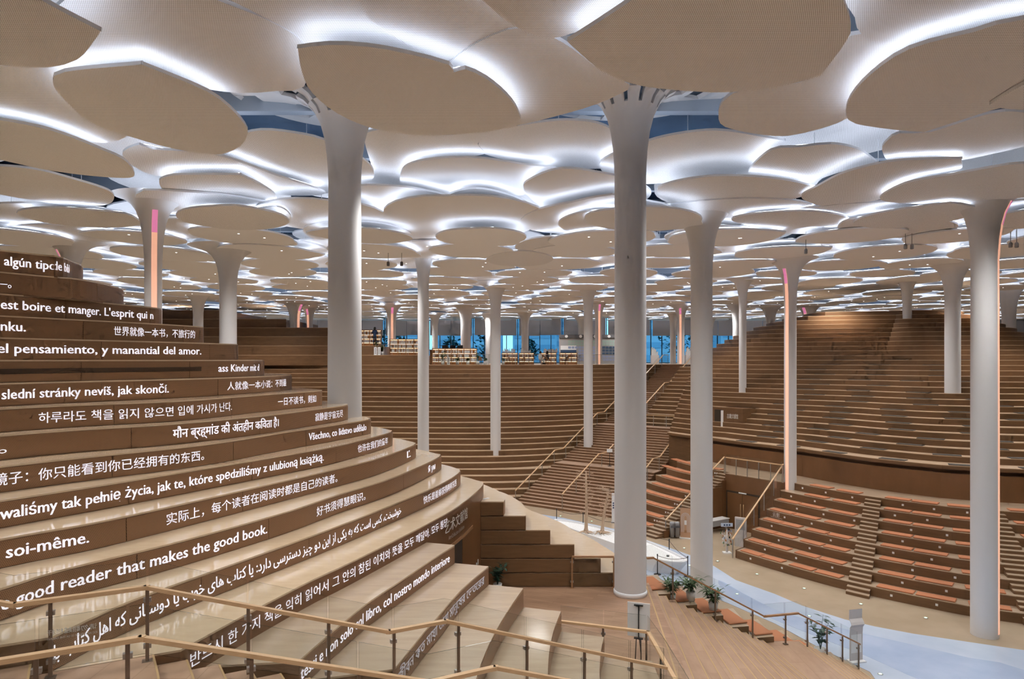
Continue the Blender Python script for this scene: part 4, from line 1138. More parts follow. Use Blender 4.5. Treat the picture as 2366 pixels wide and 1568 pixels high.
for nm, mb_, mt in (('leaf_panels', stuffL, ['leaf_plain','white_edge','white_edge']), ('light_strips', stuffS, ['led']), ('downlights', stuffD, ['downlight'])):
    o = mb_.build(nm, mt, cr, None); o.location = (0,-70,-ZC); o['kind'] = 'stuff'
# uppermost broad leaves closing most of the view of the roof
n = 0
for ry in range(6):
    yy = 10+ry*6.4; half = .8*yy+4; m = max(3, int(2*half/7.0))
    for k in range(m):
        x = -half+2*half*(k+.5)/m+random.uniform(-.7,.7)+(1.7 if ry % 2 else -1.2); y = yy+random.uniform(-.6,.6); r = random.uniform(3.3,3.9)
        if min(math.hypot(x+4.95,y-20.2), math.hypot(x-3.4,y-19.6)) < r+1.2: continue
        ceiling_leaf(gink(x, y, r, random.uniform(0,6.3), 30), ZC+7.35+.05*((k+ry) % 3), 'uppermost broad leaf panel under the roof deck, %s from left in the %s rank' % (ORD[k], ORD[ry]), group='uppermost leaves', lit=False, perf=yy < 30); n += 1
# canopy over and behind the viewer
bk = MB(); bs = MB()
for k in range(46):
    x = random.uniform(-24,24); y = random.uniform(-22,3.0); leaf_geo(gink(x, y, random.uniform(2.2,3.0), random.uniform(0,6.3), 20), ZC+random.choice((5.1,5.5,6.0))+random.uniform(-.05,.05), bk, bs, step=1)
cr = empty('near_canopy', 'leaf panels of the canopy over the viewer', 'ceiling panels', (0,0,ZC), kind='stuff')
o = bk.build('leaf_panels', ['leaf_plain','white_edge','white_edge'], cr); o.location = (0,0,-ZC); o['kind'] = 'stuff'
o = bs.build('light_strips', ['led'], cr); o.location = (0,0,-ZC); o['kind'] = 'stuff'
# ------------------------------------------------------------------ upper terrace: shelves, books, people
def bookshelf(label, pxa, pxb, y, z, h, rows, bays, back=.34, lit=True):
    xa, xb = (pxa-CX)/F*y, (pxb-CX)/F*y; w = xb-xa
    root = empty('bookshelf', label, 'bookshelf', ((xa+xb)/2, y, z), group='lit bookshelves on the terrace'); hw = w/2; foot = .30
    mb = MB().box(-hw,hw,back-.02,back,0,h).box(-hw,hw,0,back,h-.07,h).box(-hw,hw,.05,back,0,.05); mb.build('carcass', 'shelf_wood', root)
    upr = MB().box(-.03,.03,0,back,0,h-.07).mesh('upright', ['shelf_wood'])
    for k in range(bays+1): put('upright', upr, root, (-hw+.03+(w-.06)*k/bays, 0, 0))
    bd = MB().box(-hw+.03,hw-.03,.01,back-.02,-.015,.015).mesh('shelf_board', ['shelf_wood'])
    sh = (h-.07-foot)/rows
    for r in range(rows):
        zz = foot+r*sh; put('shelf_board', bd, root, (0,0,zz))
        bk = MB(); x = -hw+.08
        while x < hw-.12:
            bw = random.uniform(.05,.12); bh = sh*random.uniform(.55,.78)
            if random.random() < .88: bk.box(x, x+bw*.9, .05, .24, zz+.015, zz+.015+bh, random.choice((0,0,0,1,2)))
            x += bw
        tag(bk.build('book_row', ['cloth_white','lectern_pale','shelf_wood'], root), kind='stuff')
        if lit: MB().box(-hw+.06,hw-.06,.24,.30,zz+sh-.035,zz+sh-.018).build('light_strip', 'warm_strip', root)
    if lit: MB().box(-hw+.06,hw-.06,.10,.16,foot-.04,foot-.018).build('light_strip', 'warm_strip', root)
    return root
bookshelf('tall lit bookshelf on the upper terrace step behind the standing person', 826, 881, 63.6, ZC+1.30, 1.5, 3, 4)
bookshelf('lit bookshelf one terrace step down, right of the slotted column', 900, 975, 63.4, ZC+.43, 1.52, 3, 4)
bookshelf('long lit bookshelf at floor level under the three desk monitors', 998, 1102, 63.0, TZ, 1.52, 3, 7)
for a, b, nm in ((1159,1196,'first'),(1199,1234,'second'),(1249.5,1286,'third'),(1293,1334,'fourth')):
    bookshelf('low warm-lit shelf unit before the windows, %s from the middle hill column' % nm, a, b, 66, TZ, 1.14, 2, 3)
# desk monitors behind the long shelf
for k, px_ in enumerate((1028,1046,1063)):
    x, y = cpos(px_, 65.5); r = empty('monitor', 'black desk monitor behind the long lit shelf, %s of three' % ORD[k], 'monitor', (x,y,TZ+1.45), group='desk monitors')
    MB().box(-.27,.27,-.02,.02,.06,.40).build('screen', 'black', r); MB().box(-.03,.03,0,.03,0,.1).box(-.12,.12,-.08,.08,-.02,.0).build('stand', 'black', r)
x, y = cpos(1045, 65.6); rt = empty('service_desk', 'wooden service desk under the three monitors', 'desk', (x,y,TZ))
MB().box(-2.2,2.2,-.35,.35,1.38,1.43).build('top', 'shelf_wood', rt); MB().box(-2.15,2.15,.25,.30,0,1.38).build('panel', 'shelf_wood', rt)
for s in (-2.1,2.1): MB().box(s-.04,s+.04,-.3,.25,0,1.38).build('side_panel', 'shelf_wood', rt)
# stacks of books on the low shelves
for k, (a, b) in enumerate(((1161,1190),(1203,1226),(1256,1270),(1274,1287))):
    xa, xb = (a-CX)/F*66.15, (b-CX)/F*66.15; mb = MB(); x = xa
    while x < xb:
        w = random.uniform(.05,.13); mb.box(x-xa, x-xa+w*.9, -.1, .1, 0, random.uniform(.14,.42)); x += w
    o = mb.build('book_display', 'cloth_white'); o.location = (xa,66.15,TZ+1.142); tag(o, 'white books standing on top of the %s low lit shelf' % ORD[min(k,3)] if k < 2 else 'white books on the third low lit shelf, %s stack' % ('left' if k == 2 else 'right'), 'books', 'book displays'); o['kind'] = 'stuff'
# exhibit wall
xa, xb = (1292-CX)/F*72, (1432-CX)/F*72; ew = empty('exhibit_wall', 'grey exhibit wall with rows of small coloured panels at the terrace', 'display wall', (xa,72,TZ)); W = xb-xa
MB().box(0,W,0,.2,0,2.75).build('board', 'grey', ew); MB().box(0,W,-.12,.2,2.75,3.1).build('header', 'dark_grey', ew)
for k in range(4): 
    m = MB().lathe([(.16,0),(.16,.02)], 12); m.v = [(x,-z,y) for x,y,z in m.v]; o = m.build('spotlight', 'plastic_white', ew); o.location = (.75+k*1.5,-.13,2.92)
tl = {c: MB().box(0,.30,-.03,0,0,.24).mesh('panel_tile', [c]) for c in ('tile_green','tile_blue','tile_navy','label_white')}
for r in range(7):
    for c in range(15):
        cx_ = .95+c*.36
        if cx_ > W-.4 or (r < 4 and cx_ < 1.85): continue
        put('panel_tile', tl['tile_green' if r > 4 else 'tile_navy' if (cx_ > 3.6 and r > 1) else 'tile_blue'], ew, (cx_,-.002,.35+r*.32))
MB().box(.15,1.8,-.05,0,1.2,1.5).build('title_band', 'tile_navy', ew)
MB().box(.15,1.8,-.03,0,1.5,1.95).build('title_panel', 'label_white', ew)
# terrace plants and chairs
def plant(name, label, x, y, z, h, pot_r, pot_h, n=60, mat='green', leaf=(.22,.07), spread=.6, group=None, style='bush'):
    r = empty(name, label, 'plant', (x,y,z), group=group)
    MB().lathe([(pot_r*.78,0),(pot_r,pot_h),(pot_r*.88,pot_h),(pot_r*.84,pot_h-.03)], 14).build('pot', 'pot', r)
    st = MB(); fo = MB()
    for k in range(7 if style != 'tall' else 3):
        a = 2*PI*k/7+random.uniform(-.3,.3); t = random.uniform(.5,1)
        e = (spread*h*.45*t*math.cos(a), spread*h*.45*t*math.sin(a), pot_h+(h-pot_h)*random.uniform(.55,.95))
        st.tube([(0,0,pot_h-.04),(e[0]*.35,e[1]*.35,lerp(pot_h,e[2],.6)),e], [.012,.009,.005], 5)
        for q in range(max(3, n//7)):
            u = random.uniform(.3,1.05); b = (e[0]*u*u, e[1]*u*u, lerp(pot_h, e[2], u)); aa = random.uniform(0,2*PI)
            fo.leafcard(b, (math.cos(aa),math.sin(aa),random.uniform(-.35,.6)), (.05,.1,1), leaf[0]*random.uniform(.7,1.2), leaf[1]*random.uniform(.8,1.2))
    st.build('stem', mat, r); tag(fo.build('foliage', mat, r), kind='stuff'); return r
for k, (px_, yy, zz, hh) in enumerate(((870,62.6,ZC+.43,1.55),(884,62.4,ZC+.43,.95),(1023,62.2,TZ,1.25),(1057,62.2,TZ,.62),(1081,62.2,TZ,.62),(1104,62.2,TZ,1.3),(1121,63,TZ,.62),(1163,63.2,TZ,.6))):
    x, y = cpos(px_, yy); plant('potted_plant', 'leafy pot plant on the terrace edge, %s counted from the left' % ORD[k], x, y, zz, hh, .17, .34, 70, 'green2' if k % 2 else 'green', (.22,.12), .5, 'terrace plants')
for k, (px_, yy, zz) in enumerate(((867.5,61.9,ZC+.43),(876,61.9,ZC+.43),(1036,62.0,TZ))):
    x, y = cpos(px_, yy); r = empty('notice_stand', 'white notice panel on the terrace edge, %s from the left' % ORD[k], 'sign', (x,y,zz), group='white notice panels')
    MB().box(-.13,.13,-.02,.02,0,.72).build('panel', 'plastic_white', r); MB().box(-.14,.14,-.08,.08,-.0,.03).build('base', 'plastic_white', r)
    mm = MB()
    for q in range(5): mm.box(-.05,.05,-.026,-.02,.12+q*.11,.18+q*.11)
    mm.build('print', 'dark_grey', r)
def chair(label, x, y, z, rz):
    r = empty('lounge_chair', label, 'chair', (x,y,z), rz, 'brown lounge chairs on the terrace')
    seat = MB(); seat.prism([(-.26,-.25),(.26,-.25),(.28,.22),(-.28,.22)], .38, .44); seat.build('seat', 'shelf_wood', r)
    bk = MB()
    for q in range(6):
        a0, a1 = lerp(-.9,.9,q/6), lerp(-.9,.9,(q+1)/6)
        i = bk.pts([(.32*math.sin(a),.30*math.cos(a)-.06+dd,zz) for a, dd, zz in ((a0,0,.42),(a1,0,.42),(a1,.10,.82-.15*abs(a1)),(a0,.10,.82-.15*abs(a0)))]); bk.face(i)
        j = bk.pts([(.35*math.sin(a),.33*math.cos(a)-.06+dd,zz) for a, dd, zz in ((a0,0,.42),(a1,0,.42),(a1,.10,.82-.15*abs(a1)),(a0,.10,.82-.15*abs(a0)))]); bk.face(j[::-1])
        bk.face((i[3],i[2],j[2],j[3]))
    bk.build('backrest', 'shelf_wood', r)
    lg = MB().tube([(0,0,.39),(.04,.0,0)], .015, 6).mesh('leg', ['black'])
    for sx in (-.2,.2):
        for sy in (-.18,.16): put('leg', lg, r, (sx,sy,0), 0 if sx > 0 else PI)
for k, (px_, rz) in enumerate(((1112,.8),(1182,1.3),(1205,-1.3),(1266,2.0),(1306,-2.2))):
    x, y = cpos(px_, 64.2); chair('brown shell lounge chair on the terrace, %s from the left' % ORD[k], x, y, TZ, rz)
def person(label, loc_, rz, J, R, top, shoe='black', hair_long=False):
    """continuous skinned body; joints J (name -> pos), radii R"""
    root = empty('person', label, 'person', loc_, rz)
    names = list(J); E_ = [('pelvis','chest'),('chest','neck'),('neck','head'),('chest','shl'),('shl','ell'),('ell','hal'),('chest','shr'),('shr','elr'),('elr','har'),
         ('pelvis','hil'),('hil','knl'),('knl','anl'),('anl','tol'),('pelvis','hir'),('hir','knr'),('knr','anr'),('anr','tor')]
    me = bpy.data.meshes.new('body'); me.from_pydata([J[n] for n in names], [(names.index(a),names.index(b)) for a, b in E_], [])
    o = bpy.data.objects.new('body', me); COL.objects.link(o)
    o.modifiers.new('skin','SKIN'); sd = me.skin_vertices[0].data
    for i, n in enumerate(names):
        r = R.get(n, R.get(n[:2], .06)); sd[i].radius = r if isinstance(r, tuple) else (r, r)
        sd[i].use_root = (n == 'pelvis')
    o.modifiers.new('sub','SUBSURF').levels = 1
    dg = bpy.context.evaluated_depsgraph_get(); m2 = bpy.data.meshes.new_from_object(o.evaluated_get(dg)); bpy.data.objects.remove(o)
    for mm in (top, 'skin', shoe): m2.materials.append(MATS[mm])
    hz_ = J['head'][2]; 
    for p in m2.polygons:
        c = p.center; p.use_smooth = True
        hd = min((c-Vector(J[q])).length for q in ('hal','har'))
        if c.z > J['neck'][2]+.02 or hd < .07: p.material_index = 1
        elif min((c-Vector(J[q])).length for q in ('anl','anr','tol','tor')) < .1: p.material_index = 2
    put('body', m2, root)
    hb = MB(); hx, hy, hzz = J['head']
    hb.lathe([(.02,hzz+.145),(.075,hzz+.12),(.105,hzz+.06),(.11,hzz-.0),(.10,hzz-.06 if not hair_long else hzz-.16)], 12, c=(hx, hy+.025)); hb.build('hair', 'hair', root)
    return root
def standing(): return {'pelvis':(0,0,.95),'chest':(0,0,1.28),'neck':(0,-.01,1.46),'head':(0,-.03,1.60),'shl':(.17,0,1.40),'ell':(.24,.02,1.14),'hal':(.22,-.12,.94),
   'shr':(-.17,0,1.40),'elr':(-.24,.0,1.14),'har':(-.20,-.2,1.02),'hil':(.09,0,.90),'knl':(.10,-.01,.50),'anl':(.10,.01,.09),'tol':(.12,-.15,.04),'hir':(-.09,0,.90),'knr':(-.10,-.02,.50),'anr':(-.10,.02,.09),'tor':(-.12,-.14,.04)}
def seated(): return {'pelvis':(0,.02,.50),'chest':(0,.0,.82),'neck':(0,-.04,1.0),'head':(0,-.09,1.14),'shl':(.17,-.01,.94),'ell':(.23,-.10,.70),'hal':(.10,-.34,.64),
   'shr':(-.17,-.01,.94),'elr':(-.23,-.10,.70),'har':(-.10,-.34,.64),'hil':(.09,-.02,.50),'knl':(.12,-.42,.49),'anl':(.12,-.40,.09),'tol':(.13,-.55,.04),'hir':(-.09,-.02,.50),'knr':(-.12,-.42,.49),'anr':(-.12,-.42,.09),'tor':(-.13,-.57,.04)}
RR = {'pelvis':(.16,.12),'chest':(.17,.12),'neck':.055,'head':(.085,.105),'sh':.07,'el':.045,'ha':.04,'hi':.09,'kn':.06,'an':.045,'to':.045}
x, y = cpos(866, 63.1); person('person in dark blue standing at the uppermost lit bookshelf', (x,y,ZC+1.30), .3, standing(), RR, 'navy', hair_long=True)
x, y = cpos(1247, 63.6); person('person in white seated on the terrace facing another reader', (x,y,TZ), 1.9, seated(), RR, 'cloth_white')
x, y = cpos(1266, 64.15); person('person in dark top seated in a brown chair on the terrace', (x,y,TZ+.02), -1.4, seated(), RR, 'dark_grey', hair_long=True)
# pedestal display by the stair head
for k, px_ in enumerate((1513,1592)):
    x, y = cpos(px_, 73.5); r = empty('book_pedestal', 'pale pedestal with white books at the stair head, %s of two' % ('left' if k == 0 else 'right'), 'pedestal', (x,y,TZ))
    MB().box(-.4,.4,-.3,.3,0,.95).build('body', 'lectern_pale', r)
    mb = MB()
    for q in range(7): mb.box(-.36+q*.1,-.28+q*.1,-.15,.15,.95,.95+random.uniform(.3,.9))
    tag(mb.build('book_row', 'cloth_white', r), kind='stuff')
balustrade('thin rail with posts along the terrace edge above the middle hill', [((q-CX)/F*yq, yq, TZ) for q, yq in ((1003,61.6),(1140,62.0),(1280,63.2),(1420,65.2))], [k/14 for k in range(15)], rail_mat='steel', glass=True, over=0, clamps=False, rh=.95, w=.04, hgt=.03)
balustrade('thin rail on the second terrace step before the bookshelf', [((q-CX)/F*62.1, 62.1, ZC+.43) for q in (868,962)], [k/5 for k in range(6)], rail_mat='steel', over=0, clamps=False, rh=.95, w=.04, hgt=.03)

# ------------------------------------------------------------------ boat planter with two dead trees
rim = [(2.5,39.75),(3.8,38.95),(5.5,37.05),(6.95,34.9),(7.9,32.6),(8.12,31.45),(7.4,31.3),(6.35,32.1),(5.1,34.5),(3.4,37.2),(2.6,38.9)]
rim = crom(rim, .35, True); bc = (5.3,35.6)
boat = empty('boat_planter', 'white boat-shaped planter filled with white gravel on the blue floor', 'planter', (bc[0],bc[1],.013))
def sc_(p, k): return (bc[0]+(p[0]-bc[0])*k-bc[0], bc[1]+(p[1]-bc[1])*k-bc[1])
mb = MB(); n = len(rim)
rings = [mb.pts([(*sc_(p,k), z) for p in rim]) for k, z in ((.90,0),(.93,.25),(.985,.55),(1.0,.66),(1.0,.69),(.955,.69),(.95,.60))]
for a, b in zip(rings, rings[1:]):
    for k in range(n): mb.face((a[(k+1)%n],a[k],b[k],b[(k+1)%n]), 0, None, False)
mb.build('hull', 'white_gloss', boat)
mb = MB(); i = mb.pts([(*sc_(p,.952), .61) for p in rim]); mb.face(i)
c2 = mb.pts([(0,0,.66)]); 
tag(mb.build('gravel_bed', 'gravel', boat), kind='stuff')
for k, t in enumerate(((.3,.2),(2.1,-3.2))):
    m = MB().lathe([(.07,0),(.07,.05),(.03,.06)], 8); o = m.build('cleat', 'dark_grey', boat); o.location = (t[0],t[1],.62)
def dead_tree(label, x, y, z, h, lean, seed):
    rnd = random.Random(seed); r = empty('bare_tree', label, 'tree', (x,y,z)); tr = MB(); brn = MB(); rt = MB()
    tp = [Vector((lean*h*t*t*.6+.03*math.sin(5*t), .04*math.sin(7*t), h*t)) for t in (0,.08,.2,.4,.6,.8,1.0)]
    tr.tube(tp, [.16,.10,.085,.075,.062,.05,.02], 9); tr.build('trunk', 'trunk', r)
    for k in range(16):
        a = 2*PI*k/16+rnd.uniform(-.2,.2); l = rnd.uniform(.3,.6)
        rt.tube([(.08*math.cos(a),.08*math.sin(a),.10),(.5*l*math.cos(a),.5*l*math.sin(a),.09),(l*math.cos(a+.3),l*math.sin(a+.3),.012)], [.035,.022,.008], 5)
    rt.build('roots', 'trunk', r)
    def at(t):
        q = t*6; i = min(5, int(q)); 
        ts = (0,.08,.2,.4,.6,.8,1.0)
        for i in range(6):
            if ts[i] <= t <= ts[i+1]: return tp[i].lerp(tp[i+1], (t-ts[i])/(ts[i+1]-ts[i]))
    for k in range(34):
        t = .32+.66*(k/34); p = at(t); a = rnd.uniform(0,2*PI); l = (.62 if t > .78 else .40)*rnd.uniform(.6,1.25)
        d = Vector((math.cos(a),math.sin(a),rnd.uniform(-.15,.45)))
        m1 = p+d*l*.5+Vector((0,0,rnd.uniform(-.05,.08))); e = m1+(d+Vector((rnd.uniform(-.5,.5),rnd.uniform(-.5,.5),rnd.uniform(-.4,.3)))).normalized()*l*.5
        brn.tube([p,m1,e], [.018,.012,.004], 4)
        for q in range(4):
            s = p.lerp(e, rnd.uniform(.35,1)); dd = Vector((rnd.uniform(-1,1),rnd.uniform(-1,1),rnd.uniform(-.4,.6))).normalized()
            brn.tube([s, s+dd*rnd.uniform(.1,.28)], [.008,.003], 4)
    tag(brn.build('branches', 'trunk', r), kind='stuff')
dead_tree('taller bare tree with spreading top in the white boat planter', 3.98, 36.75, .62, 3.35, .02, 3)
dead_tree('leaning bare tree beside the taller one in the white boat planter', 4.85, 36.7, .62, 2.6, .32, 8)
st_pts = [P(1519,1327,0), P(1589,1332,0), (7.9,34.3), (5.9,38.0), (4.2,40.3), (2.7,41.3)]
stan = []
for k, (x, y) in enumerate(st_pts):
    r = empty('stanchion', 'black rope stanchion around the boat planter, %s from the broad stair' % ORD[k], 'stanchion', (x,y,.013), group='stanchions around the boat')
    MB().lathe([(.17,0),(.17,.015),(.05,.03)], 16).build('base', 'black', r); MB().lathe([(.022,.02),(.022,.86),(.032,.87),(.032,.93),(.01,.95)], 10).build('pole', 'black', r)
for k in range(len(st_pts)-1):
    a, b = st_pts[k], st_pts[k+1]; L = []
    for q in range(9):
        t = q/8; L.append((lerp(a[0],b[0],t)-a[0], lerp(a[1],b[1],t)-a[1], .88-.12*math.sin(PI*t)))
    o = MB().tube(L, .012, 5).build('barrier_rope', 'rope'); o.location = (a[0],a[1],0); tag(o, 'dark rope slung between stanchions %s span from the broad stair' % ORD[k], 'rope', 'barrier ropes')
# ------------------------------------------------------------------ entrance of the seating bowl
def bp(th, off): return pol(th, R0(th)-off)
dm = -145.3; wall_off = 5.0
dx, dy = [b-a for a, b in zip(bp(dm-.5, wall_off), bp(dm+.5, wall_off))]; ang = math.atan2(dy, dx)
x, y = bp(dm, wall_off)
d2 = empty('door_2', 'brown double door with long pull handles under the glass balcony', 'door', (x,y,0), ang, kind='structure')
MB().box(-1.12,1.12,-.03,.02,0,2.22).build('door_frame', 'dark_slot', d2)
for s in (-1,1):
    m = MB().box(min(s*.01,s*1.02),max(s*.01,s*1.02),-.06,-.03,.01,2.12); leaf = m.build('door_leaf', 'wall_wood', d2)
    MB().tube([(s*.10,-.10,.55),(s*.10,-.10,1.55)], .016, 6).build('pull_handle', 'brass', leaf)
MB().box(-.25,.25,-.07,-.03,2.16,2.22).build('exit_plate', 'label_white', d2)
balustrade('glass balcony rail above the brown double door', [(*bp(t, wall_off-.05), ZW) for t in (-148.8,-146,-143,-140,-137.6)], [0,.2,.4,.6,.8,1], rail_mat='oak', over=.18, clamps=False, rh=.95)
bb = [(*bp(-137.9, o_), 0 if o_ < .0 else min(ZW, H2*(o_/T2)+.35)) for o_ in (-.1,.1,4.9)]
balustrade('slanted oak rail with glass beside the seat rows at the brown door', [(*bp(-137.9,-.15),0.0),(*bp(-137.9,5.2),ZW)], [.0,.2,.4,.6,.8,1], rail_mat='oak', over=.2, clamps=False, rh=.95)
balustrade('slanted oak rail on the stair-side seat block facing the brown door', [(*bp(-149.2,.3),0.0),(*bp(-149.2,5.0),ZW)], [.0,.25,.5,.75,1], rail_mat='oak', over=.2, clamps=False, rh=.95)
# folding table
x, y = bp(-147.5, 3.6); a_ = math.atan2(bp(-147.5,1)[1]-bp(-147.5,3)[1], bp(-147.5,1)[0]-bp(-147.5,3)[0])
r = empty('folding_table', 'white folding table against the side wall by the brown door', 'table', (x,y,0), a_)
MB().box(-.85,.85,-.28,.28,.70,.735).build('table_top', 'plastic_white', r); MB().box(-.8,.8,.24,.26,.38,.70).build('modesty_panel', 'grey', r)
lg = MB().tube([(0,-.2,0),(0,.2,.05),(0,0,.7)], .015, 6).mesh('leg', ['steel'])
for s in (-.6,.6): put('leg', lg, r, (s,0,0))
# bins, poster stand
for k, px_ in enumerate((1553,1565)):
    x, y = P(px_, 1242, 0); r = empty('litter_bin', 'grey wheeled litter bin at the aisle foot, %s of the pair' % ('left' if k == 0 else 'right'), 'bin', (x,y,0), group='wheeled bins')
    MB().lathe([(.12,.05),(.14,.80),(.145,.82),(.13,.88),(.04,.91)], 14).build('body', 'grey', r)
    for s in (-.12,.12): 
        m = MB().lathe([(.06,-.02),(.06,.02)], 10); m.v = [(zz,xx,yy_) for xx,yy_,zz in m.v]; o = m.build('wheel', 'black', r); o.location = (s,.12,.06)
    MB().box(-.12,.12,-.2,-.17,.6,.72).build('flap', 'dark_grey', r)
x, y = P(1584,1243,0); r = empty('poster_stand', 'upright poster stand with an ornate arch beside the bins', 'poster stand', (x,y,0), -.35)
MB().box(-.29,.29,-.015,.015,.05,1.68).build('panel', 'poster', r); MB().box(-.32,.32,-.15,.15,0,.05).build('base', 'plastic_white', r)
mb = MB()
for R_, w_, z_a in ((.24,.03,1.18),(.17,.025,1.18),(.10,.02,1.18)):
    for q in range(10):
        a, b = PI*q/10, PI*(q+1)/10
        i = mb.pts([(R_*math.cos(t)*k2,-.018,z_a+R_*math.sin(t)*k2) for t, k2 in ((a,1),(b,1),(b,1-w_/R_),(a,1-w_/R_))]); mb.face(i)
    mb.box(-R_,-R_+w_,-.019,-.015,.35,z_a); mb.box(R_-w_,R_,-.019,-.015,.35,z_a)
mb.build('arch_print', 'lectern_pale', r); MB().box(-.06,.06,-.02,-.015,.75,1.0).build('title_print', 'label_white', r); MB().box(-.07,.07,-.02,-.015,.3,.45).build('caption_print', 'oak_dark', r)
# wishing tree with tags
x, y = P(1686,1281,0); r = empty('tag_tree', 'small tree hung with colourful tags beside the seat rows', 'tree', (x-.05,y+.3,0))
MB().box(-.2,.2,-.15,.15,0,.06).build('base', 'plastic_white', r); MB().tube([(0,0,.05),(.02,0,.5),(0,0,1.2)], [.06,.05,.02], 7).build('trunk', 'lectern_pale', r)
cols = ['label_white','green2','tile_blue','cushion','lectern_pale','black']; tgm = {c: MB().box(-.035,.035,-.004,.004,-.10,0).mesh('paper_tag', [c]) for c in cols}
bm_ = MB()
for k in range(10):
    a = 2*PI*k/10; e = (.28*math.cos(a), .28*math.sin(a), random.uniform(.55,1.2)); bm_.tube([(0,0,e[2]-.25),e], [.012,.005], 4)
bm_.build('branches', 'lectern_pale', r)
for k in range(46):
    a = random.uniform(0,2*PI); rr = random.uniform(.12,.32); put('paper_tag', tgm[random.choice(cols)], r, (rr*math.cos(a), rr*math.sin(a), random.uniform(.4,1.25)), random.uniform(0,3))
sg2 = MB().prism([(-.30,-.02),(.30,-.02),(.30,.02),(-.30,.02)], 1.36, 1.54).build('sign_board', 'floor_blue', r)
for q in range(3): MB().box(-.17+q*.13,-.09+q*.13,-.026,-.02,1.41,1.49).build('sign_mark', 'navy', r)
MB().tube([(0,.03,1.1),(0,.03,1.4)], .012, 5).build('sign_pole', 'steel', r)
x, y = P(1727,1262,0)
r = empty('info_kiosk', 'grey upright info kiosk behind the slanted rail by the brown door', 'kiosk', (12.2,36.4,0), -.6)
MB().box(-.3,.3,-.06,.06,0,1.55).build('body', 'lectern_pale', r); MB().box(-.24,.24,-.07,-.06,.9,1.45).build('screen', 'grey', r)
# signs
pr5 = Path([pol(t, R0(t)-T2*4) for t in [-137.4+.25*k for k in range(52)]])
s5 = empty('row_sign', 'white characters naming the reading steps on the fifth seat riser', 'sign', (0,0,0))
text_on_path("云影", pr5, pr5.s_at_px(1786), pr5.s_at_px(1802), 1.74, .24, 'lettering', 'sign_letters', s5, .02, .015)
text_on_path("Yunying Reading Area", pr5, pr5.s_at_px(1781), pr5.s_at_px(1808), 1.66, .075, 'lettering', 'sign_letters', s5, .02, .005)
TD = -2.4
tp = [-161+TD+.25*k for k in range(36)]
pwall = sector(-163+TD, -155.2+TD, lambda t: Rk(t,3)-.05, lambda t: Rk(t,3)-1.6)
zw0, zw1 = ZB+.05, ZB+H3*6
d3 = empty('door_3', 'small dark side entrance cut into the flank of the largest hill', 'door', (*pol(-158,14), 0), kind='structure')
def dl(p): return [(x-d3.location.x, y-d3.location.y) for x, y in p]
MB().prism(dl(pwall), zw0, zw1).build('entrance_panel', 'riser_far', d3)
MB().prism(dl(sector(-162.4+TD,-160.7+TD, lambda t: Rk(t,3)-.02, lambda t: Rk(t,3)-.3)), zw0, zw0+1.72).build('opening', 'dark_slot', d3)
MB().prism(dl(sector(-160.8+TD,-160.35+TD, lambda t: Rk(t,3), lambda t: Rk(t,3)-.3)), zw0, zw0+1.68).build('lit_jamb', 'label_white', d3)
pfl = Path([pol(t, Rk(t,3)-.05) for t in tp])
s6 = empty('wall_sign', 'white characters beside the small dark side entrance', 'sign', (0,0,0))
text_on_path("古籍文献馆", pfl, pfl.s_at_px(1680), pfl.s_at_px(1706), zw0+1.2, .34, 'lettering', 'sign_letters', s6, .03, .02)
# step lights on the seat risers
slm = MB().box(-.045,.045,-.012,.012,-.045,.045).mesh('step_light', ['label_white'])
for k in range(8):
    for nm in ('stair','left','right'):
        ta, tb = BLK[nm]; tb2 = max(ta, -153) if nm == 'stair' else ta
        for j in range(2 + (k % 2)):
            th = lerp(tb2, tb, (j+.5+.25*(k % 3))/3.2); q = pol(th, R0(th)-T2*k+.004)
            dx, dy = [b-a for a, b in zip(pol(th-.4,R0(th-.4)), pol(th+.4,R0(th+.4)))]
            put('step_light', slm, bowl, (q[0]-C0[0], q[1]-C0[1], H2*k+.2), math.atan2(dy,dx))
# floor lights
flm = MB().lathe([(.085,0),(.08,.008),(.05,.010)], 12).mesh('lamp_ring', ['steel']); fll = MB().lathe([(.05,.009),(.045,.013)], 10).mesh('lens', ['green_light'])
for k, (a, b) in enumerate(((1295,1192),(1367,1204),(1511,1241),(1581,1266),(1658,1296),(1749,1326),(1858,1359),(1989,1395),(2139,1427),(1593,1306),(1584,1337),(1703,1372),(2034,1557),(1870,1423))):
    x, y = P(a, b, .012); r = empty('floor_light', 'small round floor light, %s counted from the boat end of the floor' % ORD[k], 'floor light', (x,y,.017), group='round floor lights')
    put('lamp_ring', flm, r); put('lens', fll, r)
# ------------------------------------------------------------------ things around the landing and broad stair
x, y = 2.85, 15.35; r = empty('easel_board', 'grey notice board on a black easel at the landing', 'easel', (x,y,PZ), -.32)
MB().box(-.25,.25,-.01,.01,.50,1.26).build('board', 'plastic_white', r)
lg = MB()
MB().box(-.012,.012,-.04,-.012,.45,1.22).build('mast', 'black', r); MB().box(-.10,.10,-.05,-.01,1.20,1.225).build('top_clip', 'black', r)
MB().box(-.10,.10,-.06,-.0,.46,.485).build('ledge', 'black', r)
for s in (-.05,.05): MB().tube([(s,-.03,.47),(s*1.3,-.08,0)], .012, 6).build('leg', 'black', r)
MB().tube([(0,.0,.6),(0,.35,0)], .012, 6).build('leg', 'black', r)
for k, (x, y, zi) in enumerate(((4.85,20.8,1),(5.5,21.0,1),(6.25,21.2,2))):
    z = PZ-.40*(zi+1)+.12
    plant('potted_fern', 'bushy fern in a pale pot behind the dark rail, %s from the big column' % ORD[k], x, y, z+.003, .74, .15, .28, 190, 'green', (.30,.055), 1.15, 'ferns on the seat blocks')
